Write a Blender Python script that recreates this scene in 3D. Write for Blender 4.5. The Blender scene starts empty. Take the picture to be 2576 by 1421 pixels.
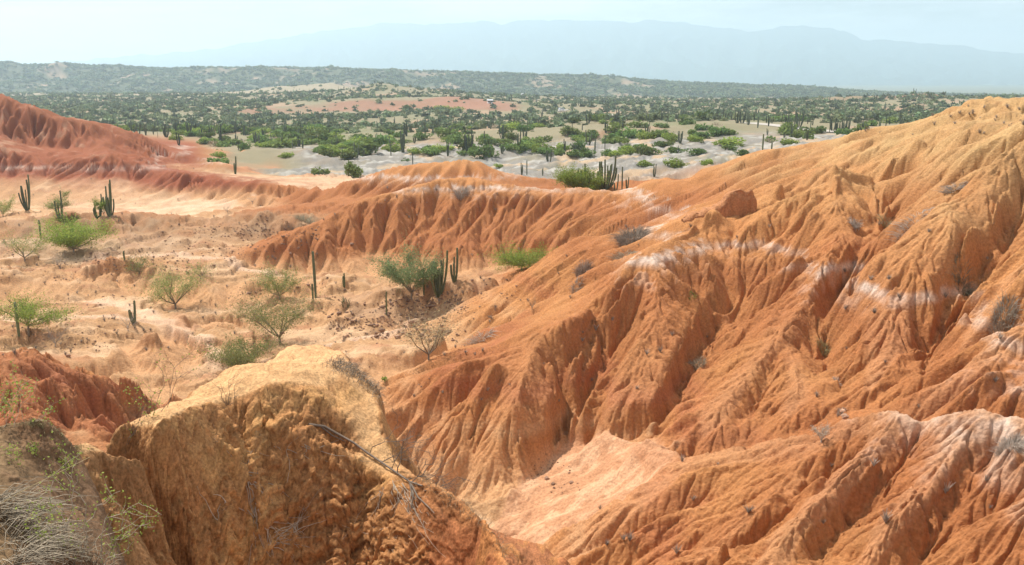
import bpy, bmesh, math, random
import numpy as np
from math import radians, sin, cos, tan, pi, atan
NCOL, NROW = 1020, 1000
rng = np.random.default_rng(7)
random.seed(7)
scene = bpy.context.scene

# ---------------------------------------------------------------- camera
PITCH = radians(13.0)
HC = 25.0                       # eye height above the valley floor
FPX = 2230.0                    # focal length in units of a 2575 px wide picture
cam_d = bpy.data.cameras.new('camera')
cam_d.sensor_width = 36.0
cam_d.lens = 36.0 * FPX / 2575.0
cam_d.clip_start = 0.2
cam_d.clip_end = 60000
cam = bpy.data.objects.new('camera', cam_d)
scene.collection.objects.link(cam)
cam.location = (0, 0, HC)
cam.rotation_euler = (radians(90) - PITCH, 0, 0)
scene.camera = cam

# ---------------------------------------------------------------- light
HAZE = 1.65e-4
SUN_EL, SUN_AZ = radians(54), radians(-46)      # azimuth from +Y, negative = to the left
world = bpy.data.worlds.new('World'); scene.world = world
world.use_nodes = True
wn = world.node_tree; wn.nodes.clear()
def N(nt, t, **k):
    n = nt.nodes.new(t)
    for a, b in k.items():
        if a.startswith('i_'):
            n.inputs[a[2:].replace('_', ' ')].default_value = b
        else:
            setattr(n, a, b)
    return n
sky = N(wn, 'ShaderNodeTexSky', sky_type='NISHITA', sun_disc=False)
sky.sun_elevation = SUN_EL; sky.sun_rotation = SUN_AZ
sky.altitude = 400; sky.air_density = 1.3; sky.dust_density = 2.2; sky.ozone_density = 1.0
tc = N(wn, 'ShaderNodeTexCoord')
mp = N(wn, 'ShaderNodeMapping'); mp.inputs['Scale'].default_value = (1, 1, 5.5)
cl = N(wn, 'ShaderNodeTexNoise'); cl.inputs['Scale'].default_value = 3.4; cl.inputs['Detail'].default_value = 9; cl.inputs['Roughness'].default_value = .62
cr = N(wn, 'ShaderNodeValToRGB'); cr.color_ramp.elements[0].position = .37; cr.color_ramp.elements[1].position = .60
mx = N(wn, 'ShaderNodeMix', data_type='RGBA'); mx.inputs['B'].default_value = (13.5, 13.8, 14.1, 1)
mm = N(wn, 'ShaderNodeMath', operation='MULTIPLY'); mm.inputs[1].default_value = .85
bg = N(wn, 'ShaderNodeBackground'); bg.inputs['Strength'].default_value = .08
wo = N(wn, 'ShaderNodeOutputWorld')
wn.links.new(tc.outputs['Generated'], mp.inputs['Vector'])
wn.links.new(mp.outputs['Vector'], cl.inputs['Vector'])
wn.links.new(cl.outputs['Fac'], cr.inputs['Fac'])
wn.links.new(cr.outputs['Color'], mm.inputs[0])
wn.links.new(mm.outputs[0], mx.inputs['Factor'])
wn.links.new(sky.outputs['Color'], mx.inputs['A'])
wn.links.new(mx.outputs['Result'], bg.inputs['Color'])
wn.links.new(bg.outputs['Background'], wo.inputs['Surface'])

sun_d = bpy.data.lights.new('sun', 'SUN'); sun_d.energy = 5.0; sun_d.angle = radians(.5); sun_d.color = (1.0, .955, .88)
sun = bpy.data.objects.new('sun', sun_d); scene.collection.objects.link(sun)
from mathutils import Vector, Matrix
sdir = Vector((sin(SUN_AZ) * cos(SUN_EL), cos(SUN_AZ) * cos(SUN_EL), sin(SUN_EL)))
sun.rotation_euler = sdir.to_track_quat('Z', 'Y').to_euler()

scene.view_settings.view_transform = 'Standard'
scene.view_settings.look = 'None'
scene.view_settings.exposure = 0.27
scene.view_settings.gamma = 1.0
scene.view_settings.use_curve_mapping = False
scene.render.engine = 'CYCLES'
scene.cycles.max_bounces = 5
scene.cycles.diffuse_bounces = 3
scene.cycles.glossy_bounces = 1
scene.cycles.transmission_bounces = 2
scene.cycles.transparent_max_bounces = 4
scene.cycles.volume_bounces = 3
scene.cycles.use_denoising = True

# ---------------------------------------------------------------- picture <-> place
def ray(u, v):
    """(tangent sideways, tangent downwards) per metre ahead for a spot of the 2575 px picture"""
    t = (v - 710.5) / FPX; s = (u - 1287.5) / FPX
    k = cos(PITCH) - t * sin(PITCH)
    return s / k, (sin(PITCH) + t * cos(PITCH)) / k
def place(u, v, y, h=None):
    a, m = ray(u, v)
    if h is not None: y = (HC - h) / m
    return a * y, y, HC - m * y

# ---------------------------------------------------------------- noise
def hash2(i, j, s):
    n = (i.astype(np.int64) * 374761393 + j.astype(np.int64) * 668265263 + s * 1442695041) & 0xffffffff
    n = ((n ^ (n >> 13)) * 1274126177) & 0xffffffff
    n = ((n ^ (n >> 16)) * 2246822519) & 0xffffffff
    return ((n ^ (n >> 15)) & 0xffffff).astype(np.float32) / 16777216.0
def vnoise(x, y, s=0):
    xi = np.floor(x); yi = np.floor(y)
    fx = (x - xi).astype(np.float32); fy = (y - yi).astype(np.float32)
    i = xi.astype(np.int64); j = yi.astype(np.int64)
    r = 0
    ux = fx * fx * fx * (fx * (fx * 6 - 15) + 10); uy = fy * fy * fy * (fy * (fy * 6 - 15) + 10)
    def g(di, dj):
        h = hash2(i + di, j + dj, s) * 6.2831853
        return np.cos(h) * (fx - di) + np.sin(h) * (fy - dj)
    a = g(0, 0); b = g(1, 0); c = g(0, 1); d = g(1, 1)
    return 1.5 * ((a + (b - a) * ux) * (1 - uy) + (c + (d - c) * ux) * uy)
def fbm(x, y, s=0, oct=4, gain=.5):
    r = 0; a = 1; t = 0
    for k in range(oct):
        r = r + a * vnoise(x * 2.03 ** k + 13.7 * k, y * 2.03 ** k - 7.1 * k, s + k); t += a; a *= gain
    return r / t
def sstep(x, a, b):
    t = np.clip((x - a) / (b - a), 0, 1)
    return t * t * (3 - 2 * t)

# ---------------------------------------------------------------- relief from crest and gully lines
def solve(lines, amax, y0, y1, na, nq, free=()):
    """membrane through crest / foot lines on a (bearing, log distance) grid; harmonic in the ground plane"""
    P = []
    for ln in lines:
        pts = [place(*p) for p in ln]
        for (xa, ya, za), (xb, yb, zb) in zip(pts[:-1], pts[1:]):
            qa, qb = (xa / ya, math.log(ya)), (xb / yb, math.log(yb))
            n = int(max(abs(qa[0] - qb[0]) / (2 * amax) * na, abs(qa[1] - qb[1]) / math.log(y1 / y0) * nq) * 2) + 2
            t = np.linspace(0, 1, n)
            P.append(np.stack([qa[0] + (qb[0] - qa[0]) * t, qa[1] + (qb[1] - qa[1]) * t, za + (zb - za) * t], 1))
    for (x, y, z) in free:
        P.append(np.array([[x / y, math.log(y), z]]))
    P = np.concatenate(P)
    Z = None
    lq0, lq1 = math.log(y0), math.log(y1)
    for lev in (16, 8, 4, 2, 1):
        a_, q_ = max(8, na // lev), max(8, nq // lev)
        i = np.rint((P[:, 0] + amax) / (2 * amax) * (a_ - 1)).astype(int)
        j = np.rint((P[:, 1] - lq0) / (lq1 - lq0) * (q_ - 1)).astype(int)
        ok = (i >= 0) & (i < a_) & (j >= 0) & (j < q_)
        S = np.zeros((q_, a_)); C = np.zeros((q_, a_))
        np.add.at(S, (j[ok], i[ok]), P[ok, 2]); np.add.at(C, (j[ok], i[ok]), 1)
        fix = C > 0; val = S / np.maximum(C, 1)
        if Z is None:
            Z = np.full((q_, a_), P[:, 2].mean())
        else:
            Z = resample(Z, q_, a_)
        Z[fix] = val[fix]
        ha = (2 * amax / (a_ - 1)) ** 2; hq = ((lq1 - lq0) / (q_ - 1)) ** 2
        wa = hq / (ha + hq) / 2; wq = ha / (ha + hq) / 2
        for it in range(260 if lev > 1 else 70):
            E = np.pad(Z, 1, mode='edge')
            Zn = wa * (E[1:-1, :-2] + E[1:-1, 2:]) + wq * (E[:-2, 1:-1] + E[2:, 1:-1])
            Zn[fix] = val[fix]
            Z = Zn
    return Z
def resample(Z, nr, nc):
    r = np.linspace(0, Z.shape[0] - 1, nr); c = np.linspace(0, Z.shape[1] - 1, nc)
    return bil(Z, r[:, None], c[None, :])
def bil(Z, r, c):
    r = np.clip(r, 0, Z.shape[0] - 1.001); c = np.clip(c, 0, Z.shape[1] - 1.001)
    i = np.floor(r).astype(int); j = np.floor(c).astype(int); fr = r - i; fc = c - j
    return (Z[i, j] * (1 - fc) + Z[i, j + 1] * fc) * (1 - fr) + (Z[i + 1, j] * (1 - fc) + Z[i + 1, j + 1] * fc) * fr
def blur(Z, n=1):
    for _ in range(n):
        E = np.pad(Z, 1, mode='edge')
        Z = (E[:-2, 1:-1] + E[2:, 1:-1] + 2 * Z) / 4
        E = np.pad(Z, 1, mode='edge')
        Z = (E[1:-1, :-2] + E[1:-1, 2:] + 2 * Z) / 4
    return Z
def boxblur(Z, k, axis):
    c = np.cumsum(np.concatenate([np.repeat(Z.take([0], axis), k + 1, axis), Z, np.repeat(Z.take([-1], axis), k, axis)], axis), axis)
    n = Z.shape[axis]
    return (c.take(range(2 * k + 1, 2 * k + 1 + n), axis) - c.take(range(0, n), axis)) / (2 * k + 1)
def grid_for(Z, amax, y0, y1, nrow, acols, floor=.25):
    """rows laid densest where the relief turns its face to the valley; returns a, y, base z"""
    nq, na = Z.shape
    q = np.linspace(math.log(y0), math.log(y1), nq)
    Y = np.exp(q)[:, None]
    m = (HC - Z) / Y
    d = np.abs(np.gradient(m, axis=0)); d = np.minimum(d, np.median(d) * 12)
    cov = np.maximum.accumulate(-m, axis=0)
    vis = (-m >= cov - .004)
    d = d * np.where(vis, 1.0, .35)
    d = d / d.mean() + floor
    d = boxblur(boxblur(d, 14, 0), 14, 0); d = boxblur(boxblur(d, 14, 1), 14, 1)
    cs = np.cumsum(d, axis=0); cs = (cs - cs[0]) / (cs[-1] - cs[0])
    ci = (acols + amax) / (2 * amax) * (na - 1)
    i0 = np.clip(np.floor(ci).astype(int), 0, na - 2); fc = ci - i0
    csc = cs[:, i0] * (1 - fc) + cs[:, i0 + 1] * fc
    R = np.empty((nrow, len(acols)))
    t = np.linspace(0, 1, nrow)
    idx = np.arange(nq)
    for k in range(len(acols)):
        R[:, k] = np.interp(t, csc[:, k], idx)
    z = bil(Z, R, np.broadcast_to(ci, R.shape))
    yy = np.exp(q[0] + R * (q[1] - q[0]))
    return np.broadcast_to(acols, R.shape) * yy, yy, z
def gradient(x, y, z):
    xi, xj = np.gradient(x); yi, yj = np.gradient(y); zi, zj = np.gradient(z)
    det = xi * yj - xj * yi; det = np.where(np.abs(det) < 1e-12, 1e-12, det)
    return (zi * yj - zj * yi) / det, (zj * xi - zi * xj) / det
def gully(x, y, gx, gy, lam, seed, cell=1.35):
    """phasor of stripes that run down the slope, mixed from jittered cells: they branch where slopes turn"""
    n = np.sqrt(gx * gx + gy * gy) + 1e-6
    px, py = (-gy / n).astype(np.float32), (gx / n).astype(np.float32)
    cs = lam * cell
    X = x / cs; Y = y / cs
    ix = np.floor(X).astype(np.int64); iy = np.floor(Y).astype(np.int64)
    fx = (X - ix).astype(np.float32); fy = (Y - iy).astype(np.float32)
    c = 0; s = 0; w = 0
    k = np.float32(2 * pi * cell)
    for di in (-1, 0, 1):
        for dj in (-1, 0, 1):
            jx = .5 + .8 * (hash2(ix + di, iy + dj, seed) - .5); jy = .5 + .8 * (hash2(ix + di, iy + dj, seed + 77) - .5)
            ax = fx - di - jx; ay = fy - dj - jy
            ww = np.clip(1 - (ax * ax + ay * ay) / 1.21, 0, 1) ** 2
            ph = k * (ax * px + ay * py)
            c = c + ww * np.cos(ph); s = s + ww * np.sin(ph); w = w + ww
    return c / (w + 1e-6), s / (w + 1e-6)
def profile(c, s, kind):
    r = np.sqrt(c * c + s * s); ph = np.arctan2(s, c)
    if kind == 'fold':      # sharp crest, sharp foot
        h = 1 - 2 * np.abs(ph) / pi
    elif kind == 'cut':     # narrow rill cut into a smooth face
        h = .32 - 1.32 * np.clip(1 - (pi - np.abs(ph)) / 1.05, 0, 1) ** .8
    else:                   # rounded rib between cut rills
        h = 2 * np.abs(np.cos(ph / 2)) - 1
    return h * np.minimum(1, r * 1.5)
# ---------------------------------------------------------------- the badlands: crest, spur, gully and foot lines
def HL(h, *pts):
    """a line of picture spots at given heights (one height, or one per spot)"""
    return [(u, v, 0, h[k] if isinstance(h, (list, tuple)) else h) for k, (u, v) in enumerate(pts)]
def push(ln, k):
    """pull the middle of a spur towards the valley (k<1), or cut a gully back (k>1)"""
    n = len(ln) - 1
    return [(u, v, y * (1 + (k - 1) * math.sin(pi * (i / n)) ** .6)) if 0 < i < n else (u, v, y) for i, (u, v, y) in enumerate(ln)]
L = []
# back ridge with the cactus skyline
L += [[(560,655,0,2.2),(620,632,0,3.2),(700,600,0,4.5),(760,572,0,5.8),(820,540,0,7),(870,512,0,8.2),(930,492,0,9),(1000,478,0,9.6),(1060,458,0,10.6),(1130,438,0,11.5),(1180,440,129),(1250,462,126),(1330,472,123),(1400,478,121),(1480,485,119),(1540,478,118),(1620,463,118),(1690,458,117),(1740,446,116),(1770,418,115),(1830,402,114),(1880,385,113),(1935,378,111),(2000,366,108),(2060,358,105),(2110,350,103),(2160,337,101),(2200,322,98),(2280,304,95),(2350,290,92),(2430,282,89),(2575,279,86),(2800,282,80),(3200,290,74)]]
L += [HL([1.7,1.5,1.3,1.1,1.0,1.0,1.2,1.5,2.0],(560,690),(640,684),(720,690),(800,695),(950,702),(1080,715),(1150,712),(1230,700),(1290,685))]
L += [[(1290,685,109),(1400,640,104),(1550,588,98),(1640,560,96),(1720,530,94),(1800,505,92),(1900,472,90),(2000,440,87),(2090,425,85),(2180,410,82),(2300,385,79),(2420,345,75),(2575,300,71)]]
# spurs off the back ridge
L += [[(1150,440,129),(1120,500,124),(1050,560,119),(960,620,114),(880,668,110)]]
L += [[(1330,472,123),(1290,540,118),(1230,590,114),(1170,640,110),(1130,690,106)]]
L += [[(1240,500,122),(1210,560,117),(1140,610,113),(1060,660,109)]]
L += [[(1480,485,119),(1440,540,112),(1380,590,109),(1310,640,109)]]
L += [[(1620,463,118),(1590,510,108),(1530,555,103)],[(1740,446,116),(1700,490,103),(1650,530,99)],[(1880,385,113),(1830,440,103),(1780,490,97)],[(2000,366,108),(1960,415,98),(1900,450,94)],[(2110,350,103),(2080,383,94),(2030,415,90)],[(2200,322,98),(2180,358,90),(2140,395,86)]]
L += [[(2350,290,92),(2320,335,86),(2260,370,82)],[(2470,281,88),(2450,312,81),(2400,330,77)]]
# smaller crest behind it, running out to the left hill
L += [[(870,456,155),(940,432,155),(1010,415,154),(1060,411,153),(1110,401,152),(1150,406,151),(1200,404,151),(1240,420,150),(1290,438,150),(1340,455,150),(1400,470,148)]]
L += [[(870,456,155),(830,458,160),(780,461,165),(740,458,170),(700,464,176),(650,458,180),(600,452,184),(540,443,188),(500,440,191),(450,432,194),(420,425,197),(380,418,200),(340,405,203),(300,388,205),(270,376,206),(230,396,206),(160,402,206),(100,400,207),(40,380,209),(0,366,211),(-150,330,214),(-500,300,220)]]
L += [[(1400,480,140),(1300,476,141),(1180,478,141),(1080,480,141),(980,500,142),(900,500,147),(820,492,155),(740,488,165),(650,482,174),(560,480,180),(470,482,184),(400,492,183),(330,500,181),(300,512,178),(230,518,176),(150,512,177),(60,512,178),(-60,515,178),(-400,520,178)]]
# left hill
L += [[(-700,190,290),(-300,200,262),(-60,215,246),(0,235,238),(60,258,236),(110,274,236),(150,290,236),(220,303,236),(300,321,238),(350,332,240),(380,352,241),(420,366,243),(470,374,245)]]
L += [[(560,372,262),(450,362,268),(330,340,278),(200,318,290),(60,300,300),(-100,290,310),(-500,290,320)]]
L += [[(470,384,235),(400,382,230),(330,382,225),(260,365,222),(180,372,222),(100,375,222),(20,345,224),(-100,320,226)]]
L += [[(150,290,236),(180,330,229),(200,366,222)],[(60,258,236),(90,320,229),(110,372,222)],[(300,321,238),(310,350,231),(300,378,224)]]
L += [[(340,405,203),(330,450,194),(310,495,182)],[(270,376,206),(250,440,196),(200,500,180)],[(160,402,206),(130,450,196),(70,505,179)],[(420,425,197),(440,450,192),(450,478,185)],[(40,380,209),(10,440,198),(-20,500,181)]]
# low lit crests in the pale basin
L += [[(380,415,228),(440,418,222),(500,411,218),(545,403,216),(585,414,215),(610,436,214)],[(400,420,232),(500,415,232),(580,415,226),(640,420,224)],[(400,432,210),(500,432,208),(590,440,206)]]
# basin floor and the broken bank in front of it
L += [[(300,540,163),(450,545,161),(600,530,166),(750,520,170),(850,515,158)],[(400,505,178),(600,505,177),(750,500,170)]]
L += [HL([3.6,3.8,4.0,4.6,4.6,4.0,3.8,4.0,5.0,4.0,3.9,4.0,4.2,4.8,4.8,5.4],(-300,562),(0,560),(90,566),(140,540),(180,538),(200,562),(290,570),(330,562),(375,544),(400,560),(480,556),(560,560),(640,556),(700,546),(745,550),(790,548))]
L += [HL([1.6,1.5,1.5,1.6,1.6,1.6,1.8,2.2],(-300,560),(0,552),(200,553),(330,553),(480,548),(600,545),(700,536),(800,525))]
L += [HL([2.2,2.2,2.3,2.4,2.3,2.2,2.2,2.1,2.3,2.6],(-300,618),(0,616),(120,620),(230,605),(300,622),(400,632),(480,644),(600,628),(680,604),(730,590))]
L += [HL([3.4,3.0,2.4],(330,566),(350,590),(330,622)), HL([4.0,3.1,2.3],(690,552),(670,580),(640,606)), HL([3.6,3.0,2.3],(470,560),(455,600),(430,632)), HL([3.6,3.0,2.3],(560,562),(545,600),(530,632))]
L += [HL(2.0,(-300,655),(0,655),(180,645),(330,655),(450,660),(540,668))]
L += [HL([1.9,2.0,2.1,2.3,2.7,2.1,1.8,2.2,2.0,2.3,2.3,2.2],(-200,715),(0,712),(80,702),(180,690),(340,678),(400,690),(455,712),(500,702),(560,710),(640,704),(700,702),(770,708))]
L += [HL([1.7,1.8,1.8,1.7],(-200,700),(0,698),(120,684),(300,668)), HL([1.6,1.6,1.7],(420,682),(500,692),(640,694))]
L += [HL([.5,.4,.4,.3,.3,.3,.3,.4,.5],(-200,775),(0,772),(120,776),(260,766),(340,764),(430,784),(520,792),(600,778),(700,768)), HL([.5,.5,.6,.6],(760,752),(860,750),(940,736),(1050,728))]
L += [HL([1.9,1.5,1.0,.6],(180,692),(190,712),(210,738),(230,758)), HL([2.5,1.8,1.0,.4],(350,680),(370,710),(400,742),(440,772)), HL([2.2,1.5,.5],(505,704),(530,740),(560,775)), HL([1.5,1.1,.7],(250,705),(290,725),(330,748))]
L += [HL([.8,.9,.9,.5,.2,.3,.5],(-200,835),(0,838),(200,828),(330,808),(430,805),(600,822),(700,850)), HL([.9,1.0,1.1,1.0],(-200,890),(0,880),(180,880),(260,872))]
L += [HL([1.0,1.9,2.0,1.2],(290,880),(350,866),(410,864),(460,884)), HL([.1,.1,.0,.0,.1],(230,985),(330,968),(450,975),(560,960),(600,940)), HL([.3,.1,0],(360,820),(440,860),(530,905)), HL([1.4,.9,.3],(180,905),(240,940),(300,962)), HL([1.9,1.3,.3],(380,866),(400,905),(450,945))]
L += [HL([.4,1.9,1.5,.3],(480,834),(540,798),(590,806),(620,830)), HL([.2,.2,.2],(470,850),(550,852),(630,842))]
L += [HL([.6,1.0,.9],(650,748),(720,738),(790,738))]
L += [HL([.5,1.2,2.2,2.6,2.6,2.4,2.6],(770,800),(850,768),(930,748),(1000,742),(1060,738),(1130,742),(1190,728)), HL([.2,.3,.3,.4,.6],(780,862),(880,858),(1000,842),(1080,812),(1130,805)), HL([1.2,1.6,1.4],(840,790),(940,775),(1080,765))]
L += [HL([1.6,2.2,2.6,3.2],(1150,790),(1180,760),(1230,745),(1270,712))]
L += [[(600,960,68),(750,1000,64.5),(900,1020,62.5)],[(860,930,71),(960,900,75),(1050,930,70)]]
L += [[(400,1040,60),(600,1080,57.5),(800,1130,54),(950,1150,52),(1100,1230,48)]]
# dark red spur at the left edge, close
L += [[(-500,860,52),(-100,905,51.5),(0,893,51.5),(40,906,51.5),(85,880,52),(110,900,52),(140,925,52),(200,932,53),(262,950,53.5),(300,975,54),(340,978,55),(380,1000,56)]]
L += [[(-500,1100,41),(0,1100,44),(100,1105,45),(180,1088,47.5),(260,1070,50.5),(340,1062,53)],[(140,925,52),(180,1000,49.5),(200,1060,47.5)],[(0,893,51.5),(40,980,48),(80,1070,45.5)],[(85,880,52),(60,890,54),(100,935,60)],[(262,950,53.5),(300,1000,52),(330,1050,52.5)]]
L += [[(-500,915,68),(-100,935,68),(0,935,69),(100,960,66.5),(200,975,66)]]
# right massif: crest D (edge against the back ridge) and crest C
L += [[(1890,510,77),(1800,525,78),(1730,548,78.5),(1640,567,80),(1540,577,82),(1450,600,84),(1370,648,86),(1310,690,87),(1250,725,87),(1200,745,87),(1150,785,84.5),(1120,848,80)]]
L += [push([(1700,590,73),(1590,640,72.5),(1480,690,72),(1380,762,72),(1250,842,72),(1130,882,74.5),(1060,925,71)], 1.030)]
L += [[(1800,560,74),(1730,590,70),(1640,620,66),(1558,668,62),(1520,715,60),(1492,763,59),(1440,800,57),(1352,849,56),(1270,880,56.3),(1185,909,57),(1120,930,58),(1065,948,59),(980,985,60.5),(930,1010,61)]]
L += [push([(1352,849,56),(1340,880,54.6),(1310,960,51.5),(1290,1010,50),(1270,1060,49),(1240,1150,47.2),(1205,1235,46)], 0.985)]
L += [[(1185,909,57),(1150,990,53.5),(1090,1070,51.5),(1040,1130,50)],[(1065,948,59),(1020,1020,56.5),(980,1060,55.5)]]
L += [push([(1250,900,54.8),(1200,1000,51.5),(1150,1090,49),(1110,1170,47.5)], 1.020)]
L += [push([(1558,668,62),(1560,700,61),(1540,760,60.3),(1480,880,56.3),(1430,1000,53),(1405,1080,51),(1390,1150,49.4)], 1.030)]
L += [push([(1492,763,59),(1430,880,55.5),(1395,990,52.5),(1360,1080,50.2),(1330,1190,47.2)], 0.970)]
L += [push([(1640,620,66),(1650,700,62.5),(1640,800,58.5),(1590,880,55.5),(1555,960,53),(1530,1040,50.2),(1500,1090,49.4)], 0.955)]
L += [push([(1600,720,61.5),(1560,860,57),(1490,1000,52.8),(1440,1110,50)], 1.025)]
L += [push([(1800,700,66),(1850,760,62.5),(1790,870,56.2),(1720,950,51.8),(1690,1010,49),(1670,1060,47.2),(1640,1105,45.5)], 1.035)]
L += [push([(1850,640,70),(1760,760,62.5),(1720,850,57.5),(1690,900,54.6),(1640,1000,50.4),(1600,1080,47.8)], 0.955)]
# hoodoo shelf, crest K / E
L += [[(1890,510,77),(1940,500,76.5),(1983,506,76),(2017,481,75),(2080,455,74),(2143,451,74),(2193,454,74),(2283,434,72),(2340,408,70),(2367,381,69),(2433,354,68),(2483,347,67.5),(2575,308,66),(2750,280,63),(3100,270,60)]]
L += [[(2080,455,74),(2095,500,69),(2115,556,64.5),(2105,610,61.5),(2080,660,58.8),(2040,730,55.6),(2006,783,53.6),(1985,820,52),(1976,865,50.4),(1990,925,47.5),(2000,985,44.8),(1985,1040,43),(1960,1085,42)]]
L += [push([(2006,783,53.6),(1940,870,51),(1880,940,48.6),(1830,1000,46.6),(1780,1060,44.6),(1740,1110,43.4)], 0.965),[(1976,865,50.4),(1930,960,47.2),(1890,1050,44.4)]]
L += [push([(1980,600,68),(1960,700,63),(1900,800,57),(1840,880,52.5),(1780,950,49.4),(1720,1030,46.6)], 1.035)]
L += [[(1890,560,72),(1850,620,69),(1800,660,67),(1760,720,64)],[(1730,560,76),(1750,590,71),(1800,640,68),(1950,650,66)]]
L += [[(2143,451,74),(2170,500,70),(2200,560,67),(2220,590,64.5)],[(2193,454,74),(2235,510,70),(2250,560,67)],[(2110,555,66),(2160,530,67.5),(2190,570,66)]]
# gully between E and G
L += [[(2575,392,62),(2450,420,64),(2350,475,65.5),(2300,520,65),(2253,568,64),(2200,612,62),(2150,670,60),(2112,740,58),(2085,790,56),(2070,836,54),(2083,906,50),(2103,950,46.8),(2127,1016,43.4),(2110,1055,42.4),(2040,1085,41.8),(1900,1110,42),(1700,1145,42)]]
# crest G with its twin foot spurs
L += [[(2750,300,60),(2575,332,58.5),(2500,390,58),(2463,421,58),(2420,480,57),(2367,520,56),(2333,552,55),(2283,600,54),(2237,640,53.2),(2190,665,52.8),(2150,720,54)]]
L += [[(2237,640,53.2),(2237,685,51.4),(2232,740,49.6),(2235,830,46.8),(2220,930,44),(2180,1000,42.2)],[(2237,685,51.4),(2280,712,50.4),(2293,780,48.2),(2300,850,46.2),(2310,930,43.6)]]
L += [push([(2367,520,56),(2400,600,53),(2390,680,51)], 0.960),[(2463,421,58),(2490,500,55),(2500,570,53.4)]]
L += [push([(2700,480,55),(2575,540,54.5),(2520,600,53.6),(2470,670,51),(2430,740,49.6),(2385,820,47.4),(2350,886,45.4),(2320,950,43),(2240,1000,41.6),(2140,1040,41.8)], 1.020)]
L += [[(2800,500,47),(2690,570,47),(2600,650,46),(2540,710,45.2),(2490,770,44.4),(2440,840,43.2),(2400,900,42)]]
L += [[(2800,640,42.5),(2640,740,42),(2560,790,42.2),(2470,850,42.2),(2420,920,40.6)]]
L += [[(2900,780,39),(2700,810,39.8),(2575,823,40),(2530,840,39.8),(2497,856,39.6),(2460,900,39),(2430,933,38.6),(2370,980,38.6),(2300,1020,39),(2220,1040,40)]]
L += [[(2900,950,35),(2700,960,35.6),(2575,965,36),(2480,1000,36.4),(2400,1030,37)]]
# stream bed and pale fan
L += [[(1640,1110,45.2),(1560,1108,46.8),(1500,1105,48.8),(1458,1115,50),(1415,1140,49.8),(1378,1165,48.8),(1335,1200,46.8),(1298,1240,45.4),(1252,1302,43),(1200,1400,39.5),(1180,1480,37)]]
L += [[(1500,1180,46),(1420,1230,44.5),(1350,1290,42.8),(1300,1360,40.6)],[(1640,1150,43.8),(1560,1200,42.6),(1480,1260,41.4),(1420,1310,40),(1340,1385,38.4)]]
L += [[(1150,1250,46.5),(1100,1260,46),(1040,1240,47),(980,1200,49)]]
# near ridge with the white crest, right
L += [[(1600,1108,42.6),(1648,1115,42),(1717,1150,38.5),(1760,1146,37.5),(1850,1120,36.6),(1950,1106,35.4),(2050,1100,34.4),(2100,1072,33.6),(2140,1058,33.2),(2183,1046,32.8),(2230,1036,32.4),(2263,1034,32),(2310,1049,31.6),(2350,1048,31.2),(2390,1044,30.6),(2457,1028,30),(2500,1038,29.4),(2575,1056,28.6),(2800,1080,26.5),(3200,1090,24)]]
L += [[(1717,1150,38.5),(1680,1180,37.4),(1608,1229,36.4),(1550,1275,36),(1492,1322,35.6),(1441,1348,36),(1375,1395,36.5),(1330,1440,36.6)]]
L += [[(2263,1034,32),(2200,1120,30.6),(2120,1200,29),(2020,1300,27.6),(1930,1400,26.2),(1880,1460,25.5)],[(2100,1072,33.6),(2060,1160,32),(1990,1240,30.5),(1880,1330,29.4),(1750,1420,28.6)],[(2457,1028,30),(2420,1110,29),(2350,1200,27.6),(2250,1300,26.2),(2170,1420,24.8)],[(2575,1056,28.6),(2560,1150,27.4),(2500,1250,26),(2430,1350,24.8),(2380,1421,24)]]
L += [[(1900,1125,35.6),(1870,1180,34.6),(1800,1260,33.2),(1680,1350,32.2),(1560,1430,31.6)]]
L += [[(2170,1070,33),(2140,1160,31.8),(2040,1260,30.6),(1930,1350,29.2),(1830,1430,28.2)],[(2330,1060,31.5),(2300,1150,30.6),(2220,1250,29.2),(2120,1350,27.8),(2040,1430,26.8)],[(2520,1060,29.2),(2490,1160,28.4),(2400,1280,27),(2330,1380,25.8),(2290,1440,25.2)]]
L += [[(2650,1500,22),(2300,1520,22.5),(2000,1540,23.5),(1700,1560,26),(1450,1580,29),(1250,1600,31)]]
# the hidden far sides of the crests
BACK = []
def back(line, dy, dz):
    for (p, q) in zip(line[:-1], line[1:]):
        for t in np.linspace(0, 1, 14):
            x, y, z = (a + (b - a) * t for a, b in zip(place(*p), place(*q)))
            BACK.append((x * (y + dy) / y, y + dy, z - dz))
back([(1717,1150,38.5),(1760,1146,37.5),(1850,1120,36.6),(1950,1106,35.4),(2050,1100,34.4),(2100,1072,33.6),(2183,1046,32.8)], 3.2, 2.6)
back([(1608,1229,36.4),(1550,1275,36),(1492,1322,35.6),(1441,1348,36)], 2.6, 1.9)
back([(2183,1046,32.8),(2263,1034,32),(2350,1048,31.2),(2457,1028,30),(2575,1056,28.6),(2800,1080,26.5)], 3.4, 3.4)
back([(700,600,0,4.5),(820,540,0,7),(930,492,0,9),(1060,458,0,10.6),(1180,440,129),(1250,462,126),(1400,478,121),(1540,478,118),(1690,458,117),(1770,418,115),(1880,385,113),(2000,366,108),(2110,350,103),(2200,322,98)], 9, 5)
back([(1640,567,80),(1540,577,82),(1450,600,84),(1370,648,86)], 5, 2.2)
back([(1983,506,76),(2080,455,74),(2193,454,74),(2340,408,70),(2433,354,68)], 4, 2.4)
back([(2575,332,58.5),(2463,421,58),(2420,480,57)], 3, 2.2)
back([(85,880,52),(140,925,52),(262,950,53.5)], 4, 3)
back([(-60,215,246),(0,235,238),(110,274,236),(220,303,236),(350,332,240)], 14, 5)
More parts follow.
